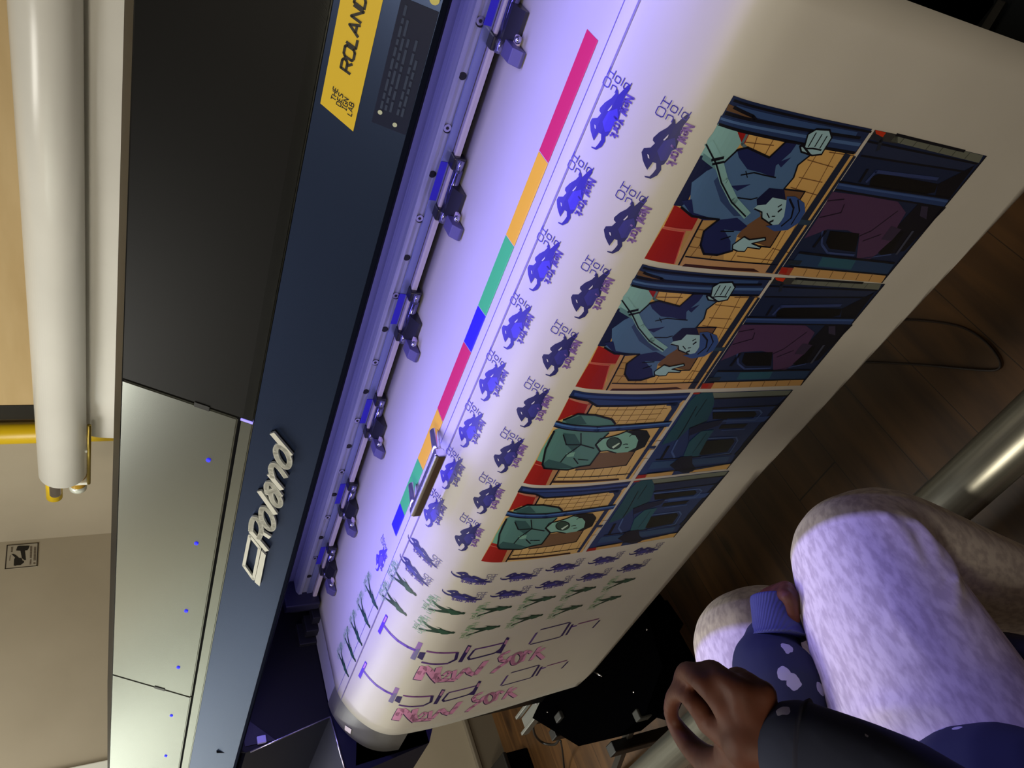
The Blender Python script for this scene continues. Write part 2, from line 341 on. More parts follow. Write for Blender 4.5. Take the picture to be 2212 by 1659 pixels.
# left body : a front face recessed under the cover, shelf, and a block coming forward
bm = bmesh.new(); xprism(bm, [(.589, 1.150), (.623, .985), (.515, .977), (.505, .955), (.53, .80), (1.10, .80), (1.10, 1.15)], PX0, EX-.001); link('left_body', bm, navy_dk, prn)
bm = bmesh.new(); prism(bm, [(EX+.0005, .589, 1.150), (EX+.0005, .623, .985), (EX+.0005, .872, .985), (EX+.0005, .872, 1.20), (EX+.0005, .60, 1.20)], (.001, 0, 0)); link('bay_end_panel', bm, mat('bay_black', (10, 10, 20), .6, spec=.3), prn)
bm = bmesh.new(); tube(bm, [(EX+.001, .5885, 1.142), (EX+.001, .6232, .985)], .0016, 8); tube(bm, [(EX+.001, .6232, .985), (EX+.001, .515, .9775)], .0013, 8); link('edge_trim', bm, mat('edge_bright', (200, 195, 230), .25, .9), prn, True)
bm = bmesh.new(); prism(bm, [(EX+.002, .600, 1.095), (EX+.002, .60, 1.15), (EX+.002, .66, 1.15)], (.001, 0, 0)); link('side_plate', bm, mat('plate_violet_grey', (34, 32, 50), .5), prn)
bm = bmesh.new(); box(bm, EX+.002, EX+.008, .598, .612, 1.112, 1.128, .001); link('hinge_block', bm, mat('hinge_lilac', (170, 165, 225), .4), prn)
bm = bmesh.new(); xprism(bm, [(.548, .866), (.575, .78), (.70, .66), (1.02, .66), (1.02, .92), (.60, .94)], EX+.0, PX1); link('lower_body', bm, mat('lower_body_black', (24, 24, 34), .5), prn)
bm = bmesh.new(); prism(bm, [(EX-.001, .52, .955), (EX-.001, .53, .80), (EX-.001, .60, .76), (EX-.001, .62, .93)], (-.30, 0, 0)); link('left_foot_cover', bm, mat('cover_deep_blue', (40, 34, 110), .5), prn)
bm = bmesh.new()
box(bm, -1.93, -1.85, .70, 1.00, .0, .80, .006); box(bm, .35, .43, .70, 1.0, .0, .80, .006)
link('stand_leg', bm, blackp, prn)
# --- guide grooves seen across platen and sheet
# ---- raised name badge, traced as strokes on the cover plane
def stroke_polys(pts, w, closed=False):
    """quads + round joints (2-D)"""
    P = [Vector(p) for p in pts]; out = []
    seg = list(zip(P, P[1:]))+([(P[-1], P[0])] if closed else [])
    for a, b in seg:
        if (b-a).length < 1e-9: continue
        d = (b-a).normalized(); n = Vector((-d.y, d.x))*w/2
        out.append([a+n, b+n, b-n, a-n])
    J = P if closed else P[1:-1]
    for p in J: out.append([p+Vector((math.cos(t), math.sin(t)))*w/2 for t in [math.pi*2*k/10 for k in range(10)]])
    return out
def area2(p): return sum(a.x*b.y-b.x*a.y for a, b in zip(p, p[1:]+p[:1]))
def raised(bm, poly, mp, h, off=.0002):
    if len(poly) < 3 or abs(area2(poly)) < 1e-12: return
    prism(bm, [mp(p.x, p.y, off) for p in poly], CN*h)
B = crop(480, 900, 4.6075)
def cc(pts, c=B): return [to_cov(*c(p)) for p in pts]
def smooth2(pts, closed=True, n=4):
    P = [Vector((p[0], p[1], 0)) for p in pts]
    if closed: P = [P[-1]]+P+[P[0], P[1]]
    S = spline(P, n)
    return [(v.x, v.y) for v in (S[n:-n-1+0] if closed else S)]
badge = []
sw = .0064
badge += stroke_polys(cc([(512, 132), (700, 355)]), sw)
badge += stroke_polys(cc(smooth2([(566, 262), (548, 305), (562, 375), (608, 445), (655, 475), (684, 445), (684, 385), (652, 318), (606, 276)])), sw, True)
badge += stroke_polys(cc([(482, 540), (610, 695)]), sw)
badge += stroke_polys(cc(smooth2([(522, 580), (500, 500), (512, 452), (545, 450), (590, 490), (652, 575)], False)), sw)
badge += stroke_polys(cc(smooth2([(468, 738), (456, 690), (458, 645), (482, 632), (520, 655), (602, 762)], False)), sw)
badge += stroke_polys(cc(smooth2([(512, 700), (500, 745), (520, 810), (560, 855), (590, 850), (597, 812), (575, 755), (545, 712)])), sw)
badge += stroke_polys(cc([(384, 708), (548, 940)]), sw)
badge += stroke_polys(cc(smooth2([(402, 930), (412, 885), (450, 890), (498, 940), (525, 1010), (525, 1072), (492, 1092), (444, 1050), (410, 985)])), sw, True)
badge += stroke_polys(cc([(300, 1110), (462, 1305)]), sw)
badge += stroke_polys(cc(smooth2([(300, 1110), (306, 1030), (326, 982), (358, 985), (392, 1030), (405, 1085), (398, 1140), (378, 1185)], False)), sw)
badge += stroke_polys(cc([(402, 1115), (492, 1172)]), sw)
badge += stroke_polys(cc([(290, 1152), (388, 1275), (325, 1585), (230, 1450)]), .0042, True)
badge += [cc([(407, 1300), (450, 1345), (388, 1655), (338, 1612)])]
bm = bmesh.new()
for p in badge: raised(bm, p, cov, .0035, .0025)
link('name_badge', bm, mat('badge_silver', (240, 242, 236), .35, .3), prn)
bm = bmesh.new()
for p in badge: raised(bm, p, cov, .0028, .0002)
link('badge_base', bm, blackp, prn)
# ---- yellow banner sticker
D = crop(600, 0, 3.95)
q = [to_cov(*D(p)) for p in ((365, 880), (645, 1120))]
tb1, tb0 = q[0].y, q[1].y
def flat(bm, poly, mp, off):
    vs = [bm.verts.new(mp(p[0], p[1], off)) for p in poly]
    try: bm.faces.new(vs)
    except ValueError: pass
bm = bmesh.new(); prism(bm, [cov(q[0].x, tb1, .0002), cov(q[1].x, tb0, .0002), cov(.42, tb0, .0002), cov(.42, tb1, .0002)], CN*.0004)
ban = link('banner_sticker', bm, mat('banner_yellow', (236, 200, 30), .5, 0), prn)
E5 = crop(700, 0, 5.53); SH = []
def ce(pts): return [to_cov(*E5(p)) for p in pts]
# letters in the banner's own frame: x along, y up, sheared
FONT = {
 'H': [[(0, 0), (0, 1)], [(.62, 0), (.62, 1)], [(0, .5), (.62, .5)]], 'O': [[(.12, 0), (.5, 0), (.62, .15), (.62, .85), (.5, 1), (.12, 1), (0, .85), (0, .15), (.12, 0)]],
 'R': [[(0, 0), (0, 1), (.45, 1), (.58, .88), (.58, .62), (.45, .48), (0, .48)], [(.3, .48), (.6, 0)]], 'L': [[(0, 1), (0, 0), (.5, 0)]], 'A': [[(0, 0), (.33, 1), (.66, 0)], [(.12, .32), (.54, .32)]],
 'N': [[(0, 0), (0, 1), (.6, 0), (.6, 1)]], 'D': [[(0, 0), (0, 1), (.4, 1), (.6, .8), (.6, .2), (.4, 0), (0, 0)]], 'T': [[(.3, 0), (.3, 1)], [(0, 1), (.6, 1)]], 'E': [[(.5, 0), (0, 0), (0, 1), (.5, 1)], [(0, .5), (.42, .5)]],
 'S': [[(0, .05), (.4, 0), (.55, .15), (.55, .4), (.05, .6), (.05, .88), (.2, 1), (.55, .95)]], 'I': [[(.2, 0), (.2, 1)], [(0, 0), (.4, 0)], [(0, 1), (.4, 1)]], 'G': [[(.55, .9), (.4, 1), (.12, 1), (0, .85), (0, .15), (.12, 0), (.42, 0), (.56, .12), (.56, .48), (.32, .48)]],
 'B': [[(0, 0), (0, 1), (.42, 1), (.54, .88), (.54, .62), (.42, .52), (0, .52)], [(.42, .52), (.58, .38), (.58, .12), (.42, 0), (0, 0)]],
 'o': [[(.1, 0), (.4, 0), (.5, .12), (.5, .55), (.4, .66), (.1, .66), (0, .55), (0, .12), (.1, 0)]], 'l': [[(0, 0), (0, 1)]], 'd': [[(.5, 0), (.5, 1)], [(.5, .66), (.1, .66), (0, .55), (0, .12), (.1, 0), (.5, 0)]], 'n': [[(0, 0), (0, .66)], [(0, .55), (.12, .66), (.38, .66), (.46, .5), (.46, 0)]],
 'e': [[(.45, .1), (.35, 0), (.1, 0), (0, .15), (0, .5), (.12, .66), (.36, .66), (.46, .5), (.44, .34), (0, .34)]], 'w': [[(0, .9), (.18, 0), (.36, .7), (.54, 0), (.75, 1)]], 'Y': [[(0, .9), (.22, .45), (.46, .95)], [(.5, 1), (.1, -.45)]], 'r': [[(0, 0), (0, .66)], [(0, .45), (.15, .66), (.34, .64)]], 'k': [[(0, 0), (0, 1)], [(.4, .68), (.02, .3), (.45, -.05)]]}
ADV = {'I': .62, 'l': .22, 'w': 1.0, 'r': .5}
def text2d(txt, org, ux, uy, size, shear=0, gap=.22, adv=1.0):
    """strokes in 2-D; ux, uy unit directions"""
    out = []; x = 0
    for ch in txt:
        if ch in FONT:
            for st in FONT[ch]: out.append([org+ux*((x+p[0]*adv+p[1]*shear)*size)+uy*(p[1]*size) for p in st])
            wd = max(p[0] for st in FONT[ch] for p in st)*adv
            x += wd+gap
        else: x += .45
    return out
bm = bmesh.new(); tt = lambda p: to_cov(*E5(p))
Rb = tt((320, 885)); Rt = tt((208, 792)); De = tt((482, 120))
hgt = (Rt.y-Rb.y); shr = .28
wid = (De.x-Rb.x)/hgt
for st in text2d('ROLAND', Rb+Vector((0, hgt*.02)), Vector((1, 0)), Vector((0, 1)), hgt, shr, .24, (wid-5*.24)/2.95):
    for p in stroke_polys(st, hgt*.25): 
        if abs(area2(p)) > 1e-12: flat(bm, p, cov, .0010)
link('banner_lettering', bm, mat('ink_black', (14, 12, 10), .5), ban)
bm = bmesh.new(); fl0 = tt((330, 1385)); fl1 = tt((85, 1165)); hl = (fl1.y-fl0.y)*.20
for i, wd in enumerate(('THE', 'DES', 'IGN', 'LAB')):
    t = fl0.y+(fl1.y-fl0.y)*(3-i)*.262
    x = tt(((128, 1205), (188, 1268), (262, 1318), (332, 1388))[i]).x
    for st in text2d(wd, Vector((x, t)), Vector((1, 0)), Vector((0, 1)), hl, .25, .30, 1.25):
        for p in stroke_polys(st, hl*.19):
            if abs(area2(p)) > 1e-12: flat(bm, p, cov, .0010)
link('banner_small_lettering', bm, MATS['ink_black'], ban)
# ---- blue safety-text label
tA = to_cov(821.5, 242); tB = to_cov(853.4, 269); dd = tA.y-tB.y
xl = (tA.x+tB.x)/2-.008; xr_ = to_cov(915, 12).x
bm = bmesh.new(); prism(bm, [cov(xl, tA.y+dd*.35, .0002), cov(xl, tB.y-dd*.75, .0002), cov(xr_, tB.y-dd*.75, .0002), cov(xr_, tA.y+dd*.35, .0002)], CN*.0002)
lab = link('instruction_label', bm, mat('label_blue', (13, 24, 60), .5, spec=.2), prn)
bm = bmesh.new()
xe_ = [E5(p) for p in ((985, 60), (1030, 250), (1030, 450), (1106, 480), (1106, 720))]
for f0, pe in zip((0, .27, .56, 1.0, 1.26), xe_):
    t = tA.y-dd*f0; x = xl+.014; xe = to_cov(*pe).x
    while x < xe:
        w_ = random.uniform(.004, .013)
        flat(bm, [(x, t-dd*.07), (min(x+w_, xe), t-dd*.07), (min(x+w_, xe), t+dd*.07), (x, t+dd*.07)], cov, .0008); x += w_+.0018
link('label_text_lines', bm, mat('label_ink', (56, 68, 98), .6, spec=.2), lab)
bm = bmesh.new()
for q_ in (tA, tB): disc(bm, cov(q_.x, q_.y, .0007), CN, .0020, .0005, 10)
link('label_bullets', bm, mat('bullet_white', (200, 208, 190), .6), lab)
bm = bmesh.new(); c = to_cov(940, -2); disc(bm, cov(c.x, c.y, .001), CN, .004, .002, 14); link('yellow_mark', bm, mat('mark_yellow', (210, 200, 110), .5), prn)

# ================================================================ PRINTED SHEET
vinyl = noisy('white_vinyl', (196, 192, 184), (190, 186, 178), 5, .38, spec=.35)
bm = bmesh.new(); NX = 48; grid = []
rows = [s for s in SS]; rows2 = []
for a, b in zip(rows, rows[1:]):
    rows2.append(a)
    if b-a > .02: rows2 += [a+(b-a)*k/4 for k in (1, 2, 3)]
rows2.append(rows[-1])
for i in range(NX+1):
    X = XL+(XR-XL)*i/NX; e = edge_s(X)
    if i > NX-1: pass
    grid.append([bm.verts.new(sheet(X, min(s, e))) for s in rows2 if s < e]+[bm.verts.new(sheet(X, e))])
for a, b in zip(grid, grid[1:]):
    n = min(len(a), len(b))
    for k in range(n-2): bm.faces.new((a[k], a[k+1], b[k+1], b[k]))
    # close the lower edge
    ta = a[n-2:]; tb = b[n-2:]
    bm.faces.new(ta+tb[::-1])
med = link('printed_vinyl_sheet', bm, vinyl, None, True)
tag(med, 'wide white vinyl sheet with comic panels and figures, curving down over the printer front', 'vinyl sheet')
sol = med.modifiers.new('thickness', 'SOLIDIFY'); sol.thickness = .0003; sol.offset = -1
LAY = .00012
def ink(name, items, label=None):
    """items: (poly of Vector2 (X,s), layer, colour) -> one mesh lying on the sheet"""
    cols = []
    for _, _, c in items:
        if c not in cols: cols.append(c)
    bm = bmesh.new()
    for poly, lay, c in items:
        P = [Vector((p[0], p[1], 0)) for p in poly]
        if abs(sum(a.x*b.y-b.x*a.y for a, b in zip(P, P[1:]+P[:1]))) < 1e-9: continue
        vs = [bm.verts.new((p.x, p.y, lay)) for p in P]
        mi = cols.index(c)
        if len(P) <= 4 and False: pass
        for t in tessellate_polygon([P]):
            try: f = bm.faces.new([vs[k] for k in t]); f.material_index = mi
            except ValueError: pass
    s0 = min(v.co.y for v in bm.verts); s1 = max(v.co.y for v in bm.verts)
    for s in SS:
        if s0 < s < s1: bmesh.ops.bisect_plane(bm, geom=bm.verts[:]+bm.edges[:]+bm.faces[:], plane_co=(0, s, 0), plane_no=(0, 1, 0))
    for v in bm.verts: v.co = sheet(v.co.x, v.co.y, .00025+v.co.z*LAY)
    me = bpy.data.meshes.new(name)
    for f in bm.faces:
        f.normal_update()
        if f.normal.z < -.01 or f.normal.y > .01: f.normal_flip()
    bm.to_mesh(me); bm.free()
    for c in cols: me.materials.append(mat('ink_%d_%d_%d' % c, c, .42, spec=.35))
    o = bpy.data.objects.new(name, me); COL.objects.link(o); o.parent = med
    if label: o['label'] = label
    return o
def shp(c, pts, shift=(0, 0)): return [to_sheet(*c(p))+Vector(shift) for p in pts]
def stroke(c, pts, w, lay, col, closed=False, shift=(0, 0)):
    return [(p, lay, col) for p in stroke_polys(shp(c, pts, shift), w, closed)]
# ---- control strip of ink colours
CRED, CYEL, CGRN, CBLU = (205, 36, 80), (232, 180, 34), (66, 186, 96), (36, 26, 205)
sL = sum(to_sheet(*p).y for p in ((1268, 62), (848, 1130)))/2; sR = sum(to_sheet(*p).y for p in ((1292, 87), (1112, 533)))/2
cuts = [((1268, 62), (1292, 87)), ((1164, 323), (1185, 352)), ((1094, 507), (1112, 533)), ((1034, 660), (1052, 685)), ((1003, 738), (1018, 760)), ((946, 882), (958, 912)), ((903, 990), (916, 1018)), ((865, 1086), (875, 1114)), ((846, 1131), (857, 1161))]
for i, c_ in enumerate([CRED, CYEL, CGRN, CBLU, CRED, CYEL, CGRN, CBLU]):
    a, b = cuts[i], cuts[i+1]
    ink('colour_strip', [([Vector((to_sheet(*a[0]).x-.001*(i > 0), sL)), Vector((to_sheet(*a[1]).x-.001*(i > 0), sR)), Vector((to_sheet(*b[1]).x, sR)), Vector((to_sheet(*b[0]).x, sL))], 1, c_)], {0: 'crimson', 1: 'amber', 2: 'sea green', 3: 'ultramarine'}[i % 4]+' ink block of the control strip')
# ---- creases where the sheet crosses the platen joints
s1 = (to_sheet(1168, 440).y+to_sheet(974, 900).y)/2; s2 = (to_sheet(1192, 440).y+to_sheet(996, 900).y)/2
ink('platen_crease', [([Vector((XL, s1)), Vector((XR, s1)), Vector((XR, s1+.0008)), Vector((XL, s1+.0008))], 1, (92, 80, 190))])
ink('platen_crease', [([Vector((XL, s2)), Vector((XR, s2)), Vector((XR, s2+.0024)), Vector((XL, s2+.0024))], 1, (120, 112, 140))])

# ---- comic panels
K1 = crop(1360, 180, 2.765); K3 = crop(1020, 820, 3.16)
OUT = (10, 12, 24); NAV = (26, 40, 78); NAV2 = (48, 74, 124); COAT = (74, 106, 150); COATD = (26, 34, 84); SKIN = (150, 186, 198); TEAL = (128, 172, 176)
YEL = (206, 164, 98); YEL2 = (176, 138, 86); REDP = (150, 26, 24); BRN = (104, 74, 52); TAN = (182, 140, 100)
def panelA(sh):
    c = K1; I = []
    P = lambda pts, l, col: I.append((shp(c, pts, sh), l, col))
    S = lambda pts, w, l=8, col=OUT, cl=False: I.extend(stroke(c, pts, w, l, col, cl, sh))
    P([(620, 72), (1447, 272), (875, 1138), (88, 1045)], 0, YEL)
    P([(330, 800), (560, 800), (560, 1100), (290, 1085)], 1, YEL2)
    for a, b in (((840, 430), (790, 480)), ): pass
    for a, b in (((1230, 405), (850, 1110)), ((1130, 400), (985, 640)), ((930, 880), (800, 1110)), ((860, 980), (770, 1090)), ((640, 1000), (590, 1080)), ((500, 1015), (460, 1070)), ((760, 320), (735, 400)), ((860, 330), (800, 440)), ((420, 960), (350, 1050))): S([a, b], .0010, 2, (120, 84, 50))
    for a, b in (((1060, 455), (1215, 500)), ((1010, 560), (1150, 590)), ((960, 620), (1130, 670)), ((850, 985), (950, 1010)), ((400, 870), (440, 875)), ((370, 910), (430, 925)), ((340, 970), (430, 985)), ((640, 1030), (880, 1060)), ((690, 350), (860, 370)), ((1190, 410), (1340, 432))): S([a, b], .0010, 2, (120, 84, 50))
    P([(620, 72), (1447, 272), (1345, 420), (520, 245)], 2, NAV)
    P([(527, 240), (575, 252), (470, 430), (422, 430)], 3, TEAL); P([(424, 428), (475, 428), (330, 735), (261, 727)], 3, (20, 28, 66))
    P([(640, 130), (1360, 290), (1340, 330), (620, 165)], 3, NAV2)
    P([(545, 190), (1385, 345), (1350, 405), (525, 240)], 3, (34, 54, 98)); P([(545, 200), (1380, 355), (1368, 375), (540, 215)], 4, (70, 100, 150))
    P([(590, 120), (700, 170), (750, 200), (740, 215), (640, 180), (575, 160)], 4, (96, 70, 50)); S([(620, 140), (735, 195), (755, 220)], .0030, 5, OUT)
    S([(620, 100), (1440, 290)], .0022, 5); S([(570, 175), (1375, 325)], .0030, 5); S([(530, 243), (1340, 415)], .0030, 5)
    P([(268, 725), (412, 795), (372, 872), (205, 850)], 2, REDP); P([(195, 862), (335, 882), (265, 1078), (88, 1045)], 2, REDP)
    P([(412, 795), (440, 800), (292, 1082), (265, 1078)], 3, TAN); S([(440, 800), (290, 1085)], .0022, 4); S([(205, 855), (370, 875)], .0018, 4, (190, 90, 80))
    S([(195, 862), (330, 884), (265, 1078)], .0014, 4, (190, 90, 80))
    P([(330, 1032), (885, 1082), (872, 1138), (295, 1086)], 3, TAN); P([(330, 1075), (740, 1105), (775, 1125), (310, 1090)], 4, (60, 30, 26)); S([(330, 1032), (885, 1082)], .0016, 4)
    P([(645, 290), (715, 298), (685, 360), (650, 345)], 3, REDP); S([(700, 300), (670, 360), (740, 430)], .0030, 4, (90, 110, 120))
    P([(690, 830), (905, 628), (1045, 645), (838, 978), (640, 915)], 3, (110, 78, 54)); S([(905, 628), (1045, 645), (838, 978), (770, 970)], .0018, 4)
    P([(1285, 415), (1320, 425), (850, 1133), (808, 1128)], 4, (28, 36, 58)); P([(1335, 432), (1350, 436), (880, 1137), (862, 1136)], 4, (28, 36, 58)); S([(1010, 825), (1075, 832)], .0060, 5, (40, 60, 80))
    # figure
    P([(435, 430), (560, 380), (560, 520), (420, 620), (360, 660), (300, 690), (350, 600), (390, 520)], 4, (20, 28, 66))
    P([(560, 470), (640, 395), (700, 380), (830, 440), (930, 345), (1020, 355), (1075, 425), (1000, 485), (975, 560), (915, 630), (830, 635), (760, 720), (780, 790), (690, 850), (640, 905), (615, 995), (520, 1022), (440, 1015), (420, 960), (440, 880), (530, 810), (370, 790), (305, 735), (360, 690), (370, 590), (460, 520)], 5, COAT)
    P([(640, 400), (700, 380), (830, 440), (930, 345), (1000, 352), (960, 410), (870, 490), (860, 560), (780, 530), (700, 510), (650, 440)], 6, COATD)
    P([(530, 812), (640, 800), (700, 850), (660, 880), (560, 870), (600, 940), (600, 1000), (500, 1022), (440, 1015), (420, 960), (440, 880)], 6, COATD)
    P([(560, 520), (600, 700), (700, 790), (620, 790), (540, 700), (500, 580)], 6, (46, 66, 110)); P([(310, 700), (370, 690), (380, 770), (530, 815), (440, 815), (370, 788)], 6, COATD)
    P([(600, 610), (720, 600), (640, 640)], 6, COATD); P([(880, 470), (960, 440), (900, 500)], 7, COATD)
    P([(530, 250), (640, 285), (665, 350), (600, 440), (560, 465), (505, 470), (440, 415), (465, 335)], 6, TEAL); P([(440, 415), (500, 460), (520, 520), (430, 450)], 7, (90, 130, 140))
    S([(470, 350), (530, 470), (560, 580), (620, 700), (700, 788)], .0085, 8, TEAL); S([(455, 360), (515, 480), (545, 590), (605, 705), (690, 792)], .0016, 9)
    S([(485, 455), (560, 440)], .0030, 9, OUT); S([(490, 480), (560, 465)], .0024, 9, OUT)
    P([(755, 690), (830, 622), (920, 630), (930, 700), (850, 690), (800, 740), (760, 760)], 7, (16, 22, 60))
    P([(850, 678), (940, 695), (925, 790), (880, 845), (840, 840), (785, 800), (778, 765), (735, 745), (760, 725), (810, 720)], 8, SKIN)
    P([(935, 672), (985, 672), (1040, 712), (1045, 765), (1005, 830), (940, 872), (860, 880), (808, 848), (890, 838), (918, 790), (930, 720)], 9, (50, 78, 140)); S([(950, 685), (975, 740), (960, 800), (900, 850)], .0022, 10); S([(1000, 690), (1010, 760), (960, 840)], .0016, 10)
    S([(880, 765), (905, 745)], .0026, 10); S([(830, 825), (855, 815)], .0026, 10); S([(880, 735), (905, 720)], .0016, 10); S([(815, 770), (830, 800)], .0012, 10); S([(845, 790), (865, 790)], .0012, 10)
    P([(1060, 300), (1110, 270), (1190, 275), (1203, 320), (1150, 405), (1142, 420), (1085, 427), (1020, 405), (1012, 370), (1040, 372)], 8, SKIN)
    S([(1060, 300), (1110, 270), (1190, 275), (1203, 320), (1150, 405), (1142, 420), (1085, 427), (1020, 405), (1012, 370), (1040, 372), (1060, 300)], .0018, 10)
    S([(1110, 290), (1062, 375)], .0014, 10); S([(1145, 300), (1100, 375)], .0014, 10); S([(1175, 310), (1130, 385)], .0014, 10); S([(1040, 385), (1090, 385), (1140, 395)], .0016, 10)
    P([(612, 960), (680, 912), (712, 930), (805, 918), (808, 932), (725, 952), (780, 975), (772, 985), (700, 975), (682, 1000), (640, 998), (610, 985)], 9, SKIN)
    S([(612, 960), (680, 912), (712, 930), (805, 918), (808, 932), (725, 952), (780, 975), (772, 985), (700, 975), (682, 1000), (640, 998), (610, 985)], .0015, 10, OUT, True)
    S([(560, 470), (640, 395), (700, 380), (830, 440), (930, 345), (1020, 355), (1075, 425), (1000, 485), (975, 560), (915, 630)], .0020, 9); S([(305, 735), (370, 790), (530, 810), (440, 880), (420, 960), (440, 1015), (520, 1022), (615, 995)], .0024, 9)
    S([(660, 545), (740, 530), (800, 545), (870, 560)], .0014, 8); S([(640, 680), (720, 690), (760, 680)], .0014, 8); S([(600, 910), (540, 930)], .0014, 9); S([(620, 880), (540, 880)], .0014, 9); S([(700, 560), (690, 520)], .0010, 8)
    S([(740, 745), (785, 765), (785, 800), (845, 842)], .0016, 10)
    return I
def panelB(sh):
    c = K1; I = []
    P = lambda pts, l, col: I.append((shp(c, pts, sh), l, col))
    S = lambda pts, w, l=8, col=OUT, cl=False: I.extend(stroke(c, pts, w, l, col, cl, sh))
    P([(1465, 277), (2128, 432), (1503, 1190), (885, 1140)], 0, (22, 34, 66))
    P([(1465, 277), (1600, 305), (1600, 360), (1430, 330)], 1, (50, 50, 50)); P([(1590, 305), (2110, 430), (2085, 475), (1560, 345)], 1, (104, 108, 98)); P([(1465, 277), (1530, 292), (1510, 320), (1470, 300)], 3, (190, 50, 20))
    for k in range(6): S([(1640+78*k, 325+18*k), (1610+78*k, 360+18*k)], .0010, 2, (60, 62, 56))
    S([(1590, 305), (2000, 405)], .0030, 3); P([(1420, 345), (2075, 480), (1990, 520), (1380, 430)], 1, (32, 42, 72)); S([(1420, 345), (2075, 480)], .0022, 3); S([(1380, 430), (1990, 525)], .0022, 3); S([(1450, 310), (1500, 340), (1480, 400)], .0050, 4, (30, 36, 50))
    P([(1440, 560), (1500, 535), (1840, 600), (1820, 650), (1750, 665), (1430, 610)], 2, (6, 6, 10)); S([(1410, 590), (1470, 525), (1840, 570)], .0040, 3, (46, 60, 110)); S([(1420, 510), (1370, 590)], .0040, 3)
    P([(1840, 600), (2060, 490), (1900, 700), (1820, 690)], 2, (10, 10, 22)); P([(1720, 720), (1890, 740), (1640, 1000), (1500, 1030), (1600, 850)], 2, (12, 12, 26)); P([(1740, 730), (1780, 735), (1770, 810), (1730, 790)], 4, (48, 42, 66))
    P([(1250, 588), (1905, 690), (1875, 738), (1225, 630)], 4, (36, 58, 108)); P([(1250, 596), (1900, 698), (1893, 710), (1243, 607)], 5, (58, 84, 140)); S([(1250, 585), (1908, 688)], .0022, 5); S([(1225, 632), (1872, 740)], .0022, 5)
    P([(1205, 645), (1400, 670), (1600, 705), (1648, 770), (1600, 850), (1560, 960), (1430, 1050), (1352, 1055), (1370, 910), (1300, 875), (1180, 870), (1040, 925), (1130, 790)], 3, (74, 48, 82))
    S([(1370, 910), (1440, 880), (1600, 760)], .0016, 5, (30, 18, 40)); S([(1130, 800), (1260, 770), (1280, 720)], .0014, 5, (30, 18, 40)); S([(1180, 700), (1280, 690)], .0014, 5, (30, 18, 40)); S([(1390, 940), (1500, 900)], .0014, 5, (30, 18, 40)); P([(1560, 850), (1620, 870), (1560, 940), (1500, 930)], 5, (52, 40, 66))
    P([(1195, 880), (1370, 895), (1345, 1005), (1190, 985), (1170, 950)], 4, (4, 4, 8)); S([(1150, 880), (1145, 960), (1180, 1010), (1340, 1025)], .0026, 4, (54, 70, 120)); S([(1170, 878), (1095, 978)], .0045, 4)
    P([(1480, 1010), (1600, 900), (1640, 880), (1560, 1010), (1500, 1025)], 4, (6, 6, 12)); S([(1690, 880), (1590, 1020)], .0045, 5, (60, 64, 84)); S([(1560, 1020), (1350, 1050)], .0020, 3, (54, 70, 120))
    P([(1010, 1010), (1580, 1075), (1535, 1140), (955, 1085)], 3, (34, 58, 94)); P([(1150, 1035), (1350, 1055), (1320, 1110), (1120, 1090)], 4, (40, 84, 104)); S([(1010, 1008), (1580, 1073)], .0030, 5); S([(955, 1088), (1535, 1143)], .0022, 5)
    P([(985, 1090), (1530, 1145), (1503, 1190), (945, 1143)], 4, (190, 148, 92)); P([(905, 1095), (978, 1100), (950, 1145), (885, 1138)], 5, (150, 60, 44)); P([(905, 1100), (945, 1105), (930, 1135), (895, 1130)], 6, (160, 34, 26))
    for k in range(6): S([(1060+78*k, 1100+7*k), (1035+78*k, 1145+7*k)], .0010, 6, (110, 80, 50))
    S([(940, 1065), (1020, 1070)], .0060, 6, (30, 40, 52)); S([(2128, 432), (1503, 1190)], .0022, 6)
    return I
